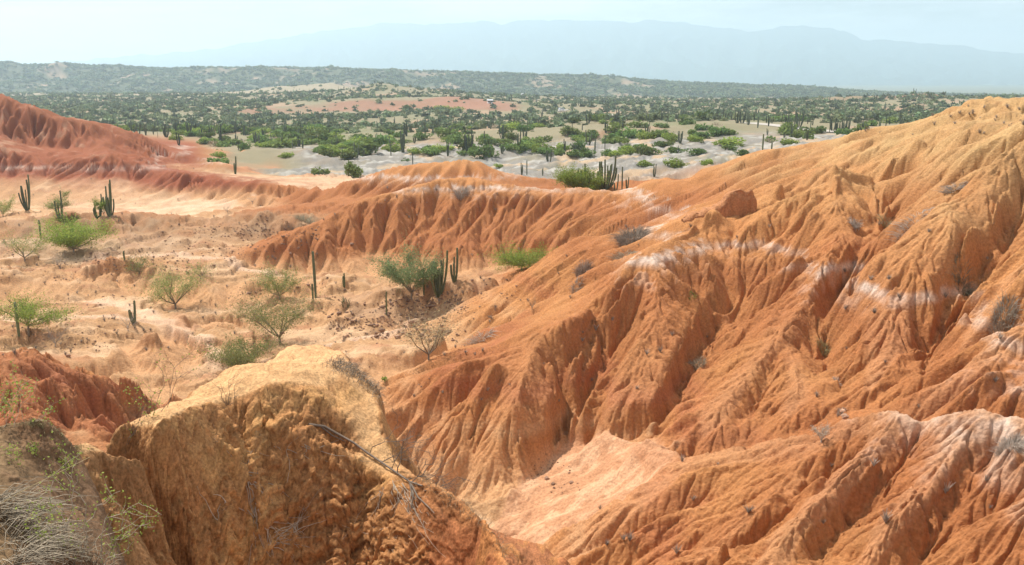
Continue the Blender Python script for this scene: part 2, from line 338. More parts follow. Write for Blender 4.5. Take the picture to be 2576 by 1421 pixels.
# far ground
L += [[(-600,400,281),(700,392,288),(1000,398,283),(1300,400,281)],[(700,430,245),(900,428,246),(1100,438,238),(1300,440,238)],[(1300,490,196),(1450,480,204),(1550,500,190),(1700,470,208),(1800,440,200),(1900,405,205),(2050,370,225),(2200,350,230),(2600,330,240)],[(640,455,224),(800,447,228),(1000,448,226)]]
L += [[(1300,420,262),(1400,405,272),(1500,410,262),(1600,402,265),(1700,400,260)],[(1560,380,290),(1640,372,290),(1700,372,285)],[(600,402,272),(560,385,270),(620,372,272),(700,372,275),(780,375,280)],[(560,392,255),(660,398,255),(740,402,262)]]
L += [[(1400,352,330),(1456,334,335),(1490,330,336),(1522,324,340),(1604,318,345),(1680,314,350),(1752,310,352),(1850,312,355),(1900,322,350),(2000,335,325),(2107,343,300),(2300,345,290)],[(1420,362,320),(1497,355,326),(1600,346,328),(1700,344,325),(1790,350,315),(1850,365,290),(1900,380,265)],[(1500,300,420),(1700,298,430),(1885,306,405),(2000,316,370),(2107,330,337),(2300,325,330)]]
L += [[(-600,325,500),(400,325,500),(1000,318,515),(1350,322,505)],[(-600,282,700),(500,283,700)],[(1400,283,690),(1800,278,700),(2300,285,650)],[(640,300,560),(1000,296,580),(1300,296,590)]]
L += [[(640,276,720),(700,262,770),(780,259,795),(865,254,800),(921,253,800),(980,251,800),(1058,251,795),(1090,249,790),(1148,243,785),(1205,252,770),(1271,270,740)],[(640,290,690),(700,299,640),(800,287,700),(917,281,735),(1082,275,740),(1180,280,715),(1280,282,710)]]
L += [[(-600,262,1000),(700,256,980)],[(1250,262,940),(1700,262,950),(2300,268,900)],[(840,246,900),(1000,246,880),(1100,244,870)]]
L += [[(-800,236,1500),(400,237,1480),(700,236,1480),(1000,238,1500),(1100,246,1480),(1400,246,1500),(1800,249,1500),(2600,256,1400)]]
L += [[(640,228,1420),(700,212,1420),(740,214,1410),(790,209,1410),(835,203,1400),(860,214,1400),(900,226,1400)],[(860,238,1150),(900,222,1110),(945,204,1100),(980,210,1080),(1040,222,1060),(1100,232,1040),(1150,241,1000)]]
L += [[(2020,250,930),(2100,240,920),(2190,230,910),(2280,226,900),(2340,232,890),(2380,239,880),(2480,243,860),(2600,246,850),(3000,240,850)],[(1950,262,800),(2100,262,780),(2300,266,700),(2600,268,680)],[(2200,246,1200),(2700,246,1200)]]
L += [[(-800,238,2050),(0,237,2050),(500,236,2050),(900,238,2050),(1250,245,2000),(1700,250,1950),(2150,250,1950),(2600,252,1950)]]
MESA = [(-900,160),(-300,160),(0,163),(170,163),(320,167),(350,175),(400,182),(450,179),(500,170),(620,169),(780,172),(880,174),(935,178),(945,181),(960,177),(1100,180),(1200,184),(1225,187),(1240,184),(1310,187),(1350,190),(1400,188),(1500,193),(1600,201),(1680,207),(1715,215),(1760,214),(1800,208),(1850,210),(1880,218),(1930,217),(1960,215),(2050,219),(2130,231),(2200,235),(2600,243),(3200,246)]
L += [[(u, v, 2500) for u, v in MESA], [(u, v + (3 if v < 200 else 1), 3000) for u, v in MESA], [(u, 232 + (18 if u > 1200 else 0), 3600) for u, v in MESA[::3]]]
for u0, dv in ((-200,8),(60,6),(240,10),(430,6),(620,9),(800,5),(1020,8),(1160,6),(1290,8),(1420,6),(1560,8),(1780,6),(1850,6),(2000,5)):
    vt = float(np.interp(u0, [p[0] for p in MESA], [p[1] for p in MESA]))
    L += [[(u0, vt, 2500), (u0 + 30, vt + (238 - vt) * .5, 2280), (u0 + 60, vt + (240 - vt) * .82, 2130)]]
AMAX, Y0, Y1 = .80, 21.0, 3600.0
Zb = solve(L, AMAX, Y0, Y1, 560, 900, [(a * 21, 21, 9.0) for a in np.linspace(-.8, .1, 90)] + [(a * 21, 21, 9 + 6 * (a - .1)) for a in np.linspace(.1, .8, 60)] + BACK)
Zb = blur(Zb, 2)
acols = np.concatenate([np.linspace(-.8, -.66, 30)[:-1], np.linspace(-.66, .66, NCOL), np.linspace(.66, .8, 30)[1:]])
gx_, gy_, gz_ = grid_for(Zb, AMAX, Y0, Y1, NROW, acols)
GX, GY, GZ0 = gx_, gy_, gz_
# ---------------------------------------------------------------- erosion
def varbox(Z, K, axis):
    """mean over a window whose half width K (in cells) changes from place to place"""
    n = Z.shape[axis]
    P = np.concatenate([np.zeros_like(Z.take([0], axis)), np.cumsum(Z, axis)], axis)
    pos = np.arange(n).reshape((-1, 1) if axis == 0 else (1, -1))
    def at(p):
        p = np.clip(p, 0, n - 1e-3); i = np.floor(p).astype(np.int64); f = p - i
        return np.take_along_axis(P, i, axis) * (1 - f) + np.take_along_axis(P, np.minimum(i + 1, n), axis) * f
    lo = np.clip(pos + .5 - K - .5, 0, n); hi = np.clip(pos + .5 + K + .5, 0, n)
    return (at(hi) - at(lo)) / np.maximum(hi - lo, 1e-3)
def smooth(Z, w, SX, SY):
    kx = np.clip(w / SX, 0, 60); ky = np.clip(w / SY, 0, 60)
    for _ in range(2):
        Z = varbox(varbox(Z, kx, 1), ky, 0)
    return Z
def erode(X, Y, Z, octs, mask, space, SX, SY, keep=None, smin=0.0):
    for k, (lam, amp, kind, sd, sm) in enumerate(octs):
        gx, gy = gradient(X, Y, Z)
        gx = smooth(np.clip(gx, -3, 3), lam * sm, SX, SY); gy = smooth(np.clip(gy, -3, 3), lam * sm, SX, SY)
        sl = np.sqrt(gx * gx + gy * gy)
        wob = lam * .16
        wx = X + wob * vnoise(X / lam / 1.3, Y / lam / 1.3, sd + 5); wy = Y + wob * vnoise(X / lam / 1.3 + 31, Y / lam / 1.3, sd + 6)
        c, s = gully(wx, wy, gx, gy, lam, sd, 2.3)
        h = profile(c, s, kind)
        fade = np.clip((lam / space - 2.6) / 2.0, 0, 1)
        mod = .85 + .6 * vnoise(X / lam / 3.1, Y / lam / 3.1, sd + 9)
        kp = 1.0 if keep is None else 1 - keep * (.8 if lam > 3 else .45 if lam > 1.5 else .1)
        Z = Z + kp * amp * lam * mask * fade * mod * h * np.clip(sl / .6, smin, 1.2)
    return Z
gx, gy = gradient(GX, GY, GZ0)
SL = blur(np.minimum(np.sqrt(gx * gx + gy * gy), 2.5), 6)
SX = GY * (1.32 / NCOL); SY = np.abs(np.gradient(GY, axis=0)) + 1e-4
space = np.maximum(GY * (1.32 / NCOL), np.abs(np.gradient(GY, axis=0)) * .7)
near = 1 - sstep(GY, 210, 260)
XR = GX / GY
grey = sstep(GY, 186, 205) * (1 - sstep(GY, 300, 345)) * sstep(XR + .05 * vnoise(GX / 20, GY / 20, 3), -.30, -.20)
hillL = sstep(-XR, .30, .36) * sstep(GY, 178, 186) * (1 - sstep(GY, 300, 330))
grey = grey * (1 - hillL)
Z = GZ0 + .0
# broad unevenness
Z += .55 * fbm(GX / 9, GY / 9, 20, 3) * sstep(SL, .0, .4) * near
Z += .28 * fbm(GX / 5, GY / 5, 24, 3) * near * (1 - sstep(SL, .15, .5))
tn = fbm(GX / 17, GY / 15, 95, 4); tfl = near * (1 - sstep(SL, .12, .3)) * sstep(GY, 50, 60) * (1 - sstep(GY, 150, 165))
Z += tfl * (.50 * sstep(tn, .03, .055) + .40 * sstep(tn, -.16, -.135) + .35 * sstep(tn, .19, .215))
mid = sstep(GY, 215, 250) * (1 - sstep(GY, 1500, 1800))
Z += mid * (1.6 * fbm(GX / 38, GY / 38, 27, 4) + np.clip(GY / 700, .3, 2.5) * 2.0 * fbm(GX / 130, GY / 130, 28, 3)) * (1 - sstep(SL, .3, .6) * .6)
gh = np.abs(fbm(GX / 16, GY / 16, 31, 4)); Z += grey * (3.4 * (.30 - gh) + 1.1 * np.abs(vnoise(GX / 5, GY / 5, 33)))
def inpoly(X, Y, poly):
    c = np.zeros(X.shape, bool); n = len(poly)
    for i in range(n):
        (xa, ya), (xb, yb) = poly[i], poly[(i + 1) % n]
        if ya == yb: continue
        c ^= ((Y > min(ya, yb)) & (Y <= max(ya, yb)) & (X < xa + (Y - ya) * (xb - xa) / (yb - ya)))
    return c
FAN = [place(*p)[:2] for p in ((1250,1302,43),(1298,1240,45.4),(1378,1160,48.8),(1440,1110,50.2),(1560,1105,47.2),(1650,1112,45),(1712,1150,39.6),(1608,1229,37.3),(1492,1322,36.6),(1375,1395,37.2),(1330,1440,36.8),(1200,1430,38))]
fan = blur(inpoly(GX, GY, FAN).astype(np.float32), 10)
roadm = sstep(XR, .16, .22) * (1 - sstep(XR, .46, .5)) * sstep(GY, 285, 300) * (1 - sstep(GY, 440, 470))
Z += .5 * sstep(GY, 120, 124) * (1 - sstep(GY, 133, 138)) * (1 - sstep(XR, -.24, -.18)) * fbm(GX / 3.2, GY / 2.2, 92, 3)
Z = Z * (1 - roadm) + (GZ0 + .3 * fbm(GX / 20, GY / 20, 90, 2)) * roadm
# rock blocks standing proud on the shelf, and the thin wall at the bend of the back ridge
mb = sstep(SL, .10, .38)
farm = sstep(GY, 1700, 1900)
bad = mb * (1 - farm)
rib = np.clip(bad * near + .10 * near, 0, 1)
rib = np.maximum(rib, bad * .9 * (1 - farm) * (1 - near))
rib = rib * (1 + .55 * sstep(GY, 88, 125))
rib = np.maximum(rib, hillL * mb * 2.6)
rib = np.maximum(rib, .9 * sstep(SL, .07, .16) * near * (1 - sstep(GZ0, 4, 6)))
rib = np.maximum(rib, grey * .6) * (1 - .85 * fan) * (1 - roadm)
near_f = 1 - sstep(GY, 330, 420)
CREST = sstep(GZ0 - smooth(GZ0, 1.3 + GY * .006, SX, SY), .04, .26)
ribn = rib * near_f * (1 + .9 * sstep(-XR, .30, .36) * (1 - sstep(GY, 55, 60)))
Z = erode(GX, GY, Z, [(7.0, .12, 'fold', 101, .4)], ribn * (1 - .6 * sstep(GY, 90, 120)), space, SX, SY, CREST)
farw = sstep(GY, 130, 170) * mb * (1 - sstep(GY, 300, 340))
Z = erode(GX, GY, Z, [(5.0, .15, 'fold', 131, .35), (2.2, .26, 'fold', 132, .4)], farw, space, SX, SY, None, .5)
Z = erode(GX, GY, Z, [(3.1, .23, 'fold', 102, .45), (1.5, .21, 'cut', 103, .42), (.78, .22, 'cut', 104, .4), (.38, .15, 'cut', 105, .35)], ribn, space, SX, SY, CREST)
flt = np.maximum((1 - sstep(SL, .12, .3)) * near, 0) * (1 - .3 * fan) + .25 * fan
Z = erode(GX, GY, Z, [(7, .16, 'fold', 141, .3), (2.8, .17, 'rib', 142, .3), (1.2, .16, 'rib', 143, .3)], flt, space, SX, SY, None, .22)
Z = erode(GX, GY, Z, [(26, .10, 'fold', 111, .3), (12, .11, 'fold', 112, .3)], bad * (1 - near_f) * sstep(GY, 300, 500), space, SX, SY)
Z = erode(GX, GY, Z, [(170, .13, 'fold', 121, .3), (80, .12, 'fold', 122, .3), (36, .06, 'fold', 123, .3)], farm * sstep(SL, .03, .10) * 2.0, space, SX, SY)
# crust: clods and crumbs
cr_ = np.clip((1.1 / space - 2) / 4, 0, 1)
Z += .07 * cr_ * fbm(GX / .9, GY / .9, 40, 3) * (.4 + mb)
Z += .03 * np.clip((.4 / space - 2) / 3, 0, 1) * vnoise(GX / .22, GY / .22, 46) * (.5 + mb)
GZ = Z
# curvature tells crests from creases
gx, gy = gradient(GX, GY, GZ)
SLF = np.sqrt(gx * gx + gy * gy)
REL = GZ - blur(GZ, 40)

# ---------------------------------------------------------------- soil colours (what the ground is made of, and a painted crest rim)
def mixc(C, col, f):
    f = np.clip(f, 0, 1)[..., None]
    return C * (1 - f) + np.array(col, np.float32) * f
nz1 = fbm(GX / 22, GY / 22, 50, 4); nz2 = fbm(GX / 4, GY / 4, 55, 4); nz3 = fbm(GX / 1.1, GY / 1.1, 58, 3)
RED = (.34, .128, .047); DRED = (.33, .10, .05); ORA = (.445, .198, .072); OCH = (.45, .275, .12); TAN = (.60, .36, .19); PNK = (.60, .33, .20)
WHT = (.56, .42, .33); GRY = (.25, .225, .19)
hs = GZ - (12.3 + .03 * (GX - 20) - .03 * (GY - 60))        # height above the pale bed, which dips
hs = hs + .35 * nz2 + .5 * nz1
C = np.empty(GX.shape + (3,), np.float32); C[:] = ORA
C = mixc(C, RED, .36 + 1.2 * nz1 + .6 * nz2)
C = mixc(C, OCH, sstep(hs, 1.0, 4.5) * (.35 + .6 * nz2) + sstep(hs, 4, 8) * .5)
C = mixc(C, RED, .8 * np.exp(-((hs + 1.6) / .9) ** 2))
C = mixc(C, DRED, .35 * np.exp(-((hs + 5.3 + nz1) / .5) ** 2))
C = mixc(C, TAN, .30 * np.exp(-((hs + 7.2 + nz1) / .35) ** 2))
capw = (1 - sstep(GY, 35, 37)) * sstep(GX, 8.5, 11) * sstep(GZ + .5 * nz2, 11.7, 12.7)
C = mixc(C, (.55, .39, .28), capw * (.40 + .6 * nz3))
C = mixc(C, (.56, .32, .18), CREST * (1 - sstep(GY, 38, 60)) * .22)  # bleached crust on near crests, also a rim highlight painted into the colour
patch = sstep(fbm(GX / 13, GY / 13, 61, 2) + .25, 0, .35)
C = mixc(C, WHT, (.55 + .4 * patch) * (1 - sstep(np.abs(hs - .35 * nz3), .08, .42)) * .85 * (.75 + 1.5 * nz3) + .25 * patch * (1 - sstep(np.abs(hs + .75), .2, .7)) * sstep(nz3, -.1, .3))
C = mixc(C, OCH, sstep(GY, 60, 30) * 0)
# dark red hill and spur on the left
lefth = np.maximum(sstep(-XR, .33, .36) * sstep(GY, 150, 180) * (1 - sstep(GY, 320, 350)), sstep(-XR, .16, .24) * sstep(GY, 175, 182) * (1 - sstep(GY, 205, 214)))
C = mixc(C, RED, sstep(GY, 95, 115) * (1 - sstep(hs, -2.2, -1.0)) * .65)
C = mixc(C, (.26, .072, .034), lefth * (.85 + .2 * nz2))
C = mixc(C, WHT, lefth * np.exp(-((GZ - 5.4 - .01 * (GX + 90)) / .32) ** 2) * (.45 + .8 * nz2) * sstep(-GX, 60, 80))
C = mixc(C, (.42, .25, .15), lefth * .5 * sstep(nz2 + .4 * nz1, .15, .4) * sstep(GZ, 4, 10))
spurl = sstep(-XR, .30, .36) * (1 - sstep(GY, 55, 58))
C = mixc(C, (.33, .115, .055), spurl * (.55 + .6 * nz2))
# foot slopes and valley floor
foot = 1 - sstep(GZ + .8 * nz1 - .04 * np.clip(70 - GY, 0, 40), 1.4, 3.6)
C = mixc(C, (.56, .32, .16), foot * near * .75)
flat = (1 - sstep(SL, .10, .30)) * near
flatL = flat * np.maximum(1 - sstep(GZ, 3.0, 5.0), (1 - sstep(GY, 47, 50)) * (1 - sstep(GZ, 5.5, 7.5)) * (1 - sstep(GX, 8, 11)))
C = mixc(C, (.43, .245, .12), flatL * (.85 + .3 * nz2))
C = mixc(C, (.62, .40, .235), flatL * .8 * sstep(fbm((GX + GY * .3) / 9, GY / 5, 64, 3), .0, .3) * .8)
C = mixc(C, (.38, .17, .085), flatL * sstep(fbm(GX / 7, GY / 4, 67, 3), .12, .3) * .6)
C = mixc(C, (.50, .25, .13), fan * .9)
C = mixc(C, (.60, .35, .20), fan * sstep(nz2 + .4 * nz3, -.05, .2) * .8)
basin = sstep(GY, 150, 162) * (1 - sstep(GY, 195, 210)) * flatL * (1 - sstep(XR, -.08, -.02)) * sstep(XR, -.6, -.35)
C = mixc(C, (.66, .44, .28), basin * (.6 + .6 * nz2))
def trail(pts, wid):
    q = [place(*p)[:2] for p in pts]; d = np.full(GX.shape, 1e9)
    sel = (GY > min(p[1] for p in q) - 8) & (GY < max(p[1] for p in q) + 8)
    x = GX[sel] + .9 * vnoise(GX[sel] / 3, GY[sel] / 3, 600); y = GY[sel] + .9 * vnoise(GX[sel] / 3, GY[sel] / 3, 601); dd = np.full(x.shape, 1e9)
    for (xa, ya), (xb, yb) in zip(q[:-1], q[1:]):
        t = np.clip(((x - xa) * (xb - xa) + (y - ya) * (yb - ya)) / ((xb - xa) ** 2 + (yb - ya) ** 2), 0, 1)
        dd = np.minimum(dd, np.hypot(x - xa - t * (xb - xa), y - ya - t * (yb - ya)))
    d[sel] = dd
    return 1 - sstep(d, wid * .35, wid)
tr = np.maximum.reduce([trail(HL(.2, (250,784), (300,790), (350,812), (400,838), (450,865), (500,895), (560,925), (610,955)), 1.5), trail(HL(.3, (0,842), (160,848), (300,838), (420,850)), 1.0), trail(HL(.3, (620,960), (760,900), (880,866), (1000,850), (1090,815)), 1.4), trail(HL(1.9, (0,668), (160,655), (300,664), (450,668), (560,676), (700,690)), 1.2), trail(HL(.8, (240,540), (420,520), (600,515), (760,505)), 2.6)])
C = mixc(C, (.66, .43, .28), tr * flat * .75)
bank = sstep(GY, 120, 124) * (1 - sstep(GY, 133, 138)) * (1 - sstep(XR, -.24, -.18))
C = mixc(C, (.33, .20, .11), bank * (.55 + .8 * nz2 + .3 * mb))
C = mixc(C, (.40, .27, .17), sstep(GY, 108, 112) * (1 - sstep(GY, 121, 124)) * (1 - sstep(XR, -.40, -.3)) * (.45 + .6 * nz2))
rub = sstep(GY, 84, 87) * (1 - sstep(GY, 94, 98)) * sstep(XR, -.215, -.18) * (1 - sstep(XR, -.07, -.04))
C = mixc(C, (.34, .205, .12), rub * (.5 + .7 * nz2))
# beyond: grey basin, scrub plain, red bank, mesas
far = sstep(GY, 190, 230)
CF = np.empty_like(C); CF[:] = (.25, .21, .125)
CF = mixc(CF, (.38, .24, .15), .7 * sstep(fbm(GX / 60, GY / 60, 70, 3), .1, .3))
CF = mixc(CF, (.20, .19, .10), sstep(fbm(GX / 45, GY / 80, 73, 3), .05, .25) * .7)
CF = mixc(CF, (.32, .13, .08), .65 * sstep(SL + .03 * fbm(GX / 25, GY / 25, 97, 3), .045, .085) * (1 - farm) * sstep(GY, 480, 640) * (1 - sstep(GY, 860, 960)))
CF = mixc(CF, (.46, .22, .11), sstep(SL, .12, .3) * (1 - sstep(GY, 400, 460)) * (1 - grey))
CF = mixc(CF, GRY, grey * (1 - .5 * sstep(nz1, .1, .4)))
CF = mixc(CF, (.43, .40, .35), grey * sstep(fbm(GX / 9, GY / 4, 76, 3), .08, .3) * .85)
CF = mixc(CF, (.17, .165, .155), grey * sstep(fbm(GX / 8, GY / 3, 79, 3), .16, .34) * .6)
CF = mixc(CF, (.50, .34, .20), grey * sstep(fbm(GX / 12, GY / 12, 80, 3), .12, .3) * .7)
tanpl = sstep(GY, 1150, 1300) * (1 - sstep(GY, 1900, 2000))
CF = mixc(CF, (.33, .27, .18), tanpl * .8)
MG = np.clip(.62 + 1.6 * fbm(GX / 160, GY / 160, 82, 4), 0, 1)
CF = mixc(CF, (.28, .20, .13), farm * .9); CF = mixc(CF, (.085, .10, .052), farm * sstep(MG, .10, .35) * .92)
CF = mixc(CF, (.46, .30, .21), farm * sstep(fbm(GX / 120, GY / 120, 85, 3), .34, .42) * sstep(SL, .08, .14) * .8)
isl = np.maximum(lefth, hillL * (1 - sstep(GY, 300, 330)))
C = C * (1 - (far * (1 - isl))[..., None]) + CF * (far * (1 - isl))[..., None]
C = np.clip(C * (1 + .16 * nz3[..., None] * near[..., None] + .10 * nz2[..., None]), .02, .9)
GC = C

def col_index(a):
    return np.interp(a, acols, np.arange(len(acols)))
def ground_z(x, y, patch=None):
    A, YY, ZZ = patch or (acols, GY, GZ)
    c = float(np.interp(x / y, A, np.arange(len(A)))); i = min(int(c), len(A) - 2); f = c - i
    return (1 - f) * float(np.interp(y, YY[:, i], ZZ[:, i])) + f * float(np.interp(y, YY[:, i + 1], ZZ[:, i + 1]))
def spot(u, v, ymin=22, patch=None, ymax=1e9):
    """where the sight line through a spot of the picture meets the ground"""
    A, YY, ZZ = patch or (acols, GY, GZ)
    a, m = ray(u, v)
    i = int(round(float(np.interp(a, A, np.arange(len(A))))))
    y = YY[:, i]; z = ZZ[:, i]
    mm = (HC - z) / y
    k = np.nonzero((mm <= m) & (y >= ymin))[0]
    if len(k) == 0: return None
    k = k[0]
    if k > 0 and mm[k - 1] > m and y[k-1] >= ymin:
        t = (mm[k - 1] - m) / (mm[k - 1] - mm[k] + 1e-12); yy = y[k - 1] + t * (y[k] - y[k - 1])
    else:
        yy = y[k]
    return a * yy, yy, ground_z(a * yy, yy, patch)

def surface(name, X, Y, Z, C, mat, keep=None, kind='structure'):
    """mesh of a structured sheet, only the faces kept"""
    nr, nc = X.shape
    idx = np.arange(nr * nc).reshape(nr, nc)
    Q = np.stack([idx[:-1, :-1], idx[:-1, 1:], idx[1:, 1:], idx[1:, :-1]], -1)
    Q = (Q if keep is None else Q[keep]).reshape(-1, 4)
    used = np.zeros(nr * nc, bool); used[Q.ravel()] = True
    remap = np.cumsum(used) - 1
    Q = remap[Q].astype(np.int32)
    co = np.stack([X.ravel()[used], Y.ravel()[used], Z.ravel()[used]], 1).astype(np.float32)
    me = bpy.data.meshes.new(name)
    me.vertices.add(len(co)); me.vertices.foreach_set('co', co.ravel())
    me.loops.add(Q.size); me.loops.foreach_set('vertex_index', Q.ravel())
    me.polygons.add(len(Q)); me.polygons.foreach_set('loop_start', np.arange(0, Q.size, 4, dtype=np.int32))
    me.polygons.foreach_set('use_smooth', np.ones(len(Q), bool))
    me.update(calc_edges=True)
    at = me.color_attributes.new('soil', 'FLOAT_COLOR', 'POINT')
    cc = np.ones((len(co), 4), np.float32); cc[:, :3] = C.reshape(-1, 3)[used]
    at.data.foreach_set('color', cc.ravel())
    me.materials.append(mat)
    ob = bpy.data.objects.new(name, me); scene.collection.objects.link(ob)
    if kind: ob['kind'] = kind
    return ob
def soil_material(name, bump=.35, s1=3.5, s2=9, speck=.22, dist=.2):
    m = bpy.data.materials.new(name); m.use_nodes = True; nt = m.node_tree; nt.nodes.clear()
    out = N(nt, 'ShaderNodeOutputMaterial'); bs = N(nt, 'ShaderNodeBsdfPrincipled')
    bs.inputs['Roughness'].default_value = .95; bs.inputs['Specular IOR Level'].default_value = .15
    nt.links.new(bs.outputs[0], out.inputs['Surface'])
    at = N(nt, 'ShaderNodeAttribute', attribute_name='soil')
    tc = N(nt, 'ShaderNodeTexCoord')
    n1 = N(nt, 'ShaderNodeTexNoise'); n1.inputs['Scale'].default_value = s1; n1.inputs['Detail'].default_value = 8; n1.inputs['Roughness'].default_value = .62
    n2 = N(nt, 'ShaderNodeTexNoise'); n2.inputs['Scale'].default_value = s2; n2.inputs['Detail'].default_value = 5; n2.inputs['Roughness'].default_value = .6
    for n in (n1, n2): nt.links.new(tc.outputs['Object'], n.inputs['Vector'])
    mr = N(nt, 'ShaderNodeMapRange'); mr.inputs['From Min'].default_value = .3; mr.inputs['From Max'].default_value = .7
    mr.inputs['To Min'].default_value = 1 - speck; mr.inputs['To Max'].default_value = 1 + speck
    nt.links.new(n2.outputs['Fac'], mr.inputs['Value'])
    vm = N(nt, 'ShaderNodeVectorMath', operation='SCALE')
    nt.links.new(at.outputs['Color'], vm.inputs[0]); nt.links.new(mr.outputs[0], vm.inputs['Scale'])
    nt.links.new(vm.outputs[0], bs.inputs['Base Color'])
    b = N(nt, 'ShaderNodeBump'); b.inputs['Strength'].default_value = bump; b.inputs['Distance'].default_value = dist
    nt.links.new(n1.outputs['Fac'], b.inputs['Height']); nt.links.new(b.outputs[0], bs.inputs['Normal'])
    return m
soil = soil_material('soil', bump=.8, s1=5.5, s2=7, speck=.26, dist=.14)
def facemean(A): return (A[:-1, :-1] + A[1:, 1:]) / 2
fy, fr, fz = facemean(GY), facemean(XR), facemean(GZ)
mesa_k = fy > 1980
plain_k = (fy > 232) & ~mesa_k & ~((facemean(hillL) > .5) & (fy < 330))
hill_k = (facemean(hillL) > .5) & (fy < 330)
foot_u = facemean(sstep(SL, .2, .3) * 1.0)
# right massif: everything above the foot line of crests C, D, B
fx = facemean(GX)
ridge_k = (fx > np.interp(fy, [20, 38, 46, 58, 66, 80, 86, 100, 110, 122, 140, 155, 232], [6.5, 1.5, -1, -6, -9.5, -7, -3, 3, -17, -38, -33, -30, -10])) & (fy < 232) & ~hill_k
ridge_k &= ~((fy > 160))
rest = ~(mesa_k | plain_k | hill_k | ridge_k)
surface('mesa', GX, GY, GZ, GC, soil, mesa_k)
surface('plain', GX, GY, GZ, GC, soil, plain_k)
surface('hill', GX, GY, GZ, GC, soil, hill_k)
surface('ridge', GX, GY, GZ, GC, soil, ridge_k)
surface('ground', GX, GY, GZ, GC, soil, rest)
# ---------------------------------------------------------------- near mound
M = []
M += [[(-300,1150,8.6),(0,1150,9.0),(180,1112,9.8),(300,1062,11),(380,1040,11.6),(430,1013,12.3),(480,968,13.2),(520,945,13.7),(560,931,14),(640,918,14.5),(670,900,15.2),(710,872,16.2),(755,853,17),(790,848,17.5),(835,852,17.5),(862,868,17.2),(878,905,16.3),(905,940,15.6),(960,978,15),(968,1040,14),(975,1100,13.3),(1040,1178,12.4),(1120,1233,11.6),(1200,1290,10.9),(1255,1342,10.3),(1290,1421,9.4),(1320,1500,8.7),(1350,1620,7.6)]]
M += [[(0,1180,9.0),(230,1140,9.7),(330,1112,10.3),(430,1065,11.1),(500,1025,12),(570,990,12.8),(680,962,13.3),(780,950,13.9),(850,935,14.6)]]
M += [[(300,1421,9.7),(420,1421,10.3),(600,1421,11.3),(750,1421,11.6),(900,1421,11.8),(1000,1421,11.5),(1100,1421,11.0),(1200,1421,10.4),(1260,1421,9.8)]]
M += [[(500,1180,11.3),(600,1160,12.0),(700,1130,12.5),(800,1110,12.9),(880,1130,13.0),(950,1180,12.6),(1030,1240,12.0),(1110,1300,11.3),(1200,1370,10.6)]]
M += [[(260,1220,9.5),(330,1250,9.95),(400,1240,10.4)],[(600,1300,11.6),(750,1290,12.05),(900,1280,12.3),(1000,1310,11.85)]]
M += [[(0,1600,10.2),(600,1640,10.7),(900,1640,11.0),(1200,1640,10.2)]]
M += [[(-500,1040,6.4),(-200,1040,6.5),(0,1046,6.6),(70,1050,6.7),(130,1066,6.8),(165,1092,6.9),(200,1130,6.9),(228,1190,6.75),(248,1250,6.5),(270,1330,6.2),(300,1421,5.8),(340,1560,5.3)]]
M += [[(-300,1200,5.7),(0,1200,5.9),(110,1220,6.1),(180,1300,5.9),(200,1421,5.4)],[(-300,1421,4.7),(0,1421,4.8),(100,1421,5.0)]]
FREE = []
for a in np.linspace(-.8, .8, 60):
    for y, z in ((3.2, 22.4), (4, 21.4)):
        if a > -.42: FREE.append((a * y, y, z))
    if -.40 < a < .10:
        FREE.append((a * 8, 8, 16.4)); FREE.append((a * 6, 6, 17.8))
    if a > .16:
        for y in (5, 7, 10, 13, 17, 20, 24): FREE.append((a * y, y, 21.5 - .62 * y))
    if a <= .10:
        t = float(np.interp(a, [-.8, -.55, -.33, -.2, .0, .10], [10.5, 10.8, 14, 19, 16, 14]))
        for k in (1.16, 1.3): FREE.append((a * t * k, t * k, 25 - .46 * t * k - 2.2 * (k - 1) * 10 * .5))
        FREE.append((a * 24, 24, 8.5))
    if a < -.42:
        FREE.append((a * 7.9, 7.9, 19.8))
        FREE.append((a * 3.2, 3.2, 22.8))
for (p, q) in zip(M[0][18:-1], M[0][19:]):
    for t in np.linspace(0, 1, 12):
        x, y, z = (a + (b - a) * t for a, b in zip(place(*p), place(*q)))
        FREE.append((x + .16, y + .55, z - 2.3))
MA, MY0, MY1 = .80, 3.2, 24.0
Zm = solve(M, MA, MY0, MY1, 420, 520, FREE)
Zm = blur(Zm, 2)
macols = np.concatenate([np.linspace(-.8, -.64, 22)[:-1], np.linspace(-.64, .14, int(NCOL * .58)), np.linspace(.14, .8, 50)[1:]])
MX, MY, MZ0 = grid_for(Zm, MA, MY0, MY1, int(NROW * .44), macols, floor=.12)
msx = MY * .78 / (NCOL * .58); msy = np.abs(np.gradient(MY, axis=0)) + 1e-4
mgx, mgy = gradient(MX, MY, MZ0); MSL = blur(np.minimum(np.sqrt(mgx ** 2 + mgy ** 2), 3), 5)
face = sstep(MSL, .35, .9) * sstep(blur(mgy, 8), -.3, .1) * (1 - .2 * sstep(MSL, 1.7, 2.4))
MCREST = sstep(MZ0 - smooth(MZ0, .6, msx, msy), .02, .12)
MZ = MZ0 + .24 * fbm(MX / 1.5, MY / 1.5, 200, 3) + .11 * fbm(MX / .5, MY / .5, 204, 3) * (.4 + face)
MZ = erode(MX, MY, MZ, [(1.5, .10, 'fold', 211, .3), (.7, .10, 'fold', 212, .3), (.33, .09, 'rib', 213, .3)], (face * .9 + .04) * (1 - .85 * MCREST), np.maximum(msx, msy * .7), msx, msy)
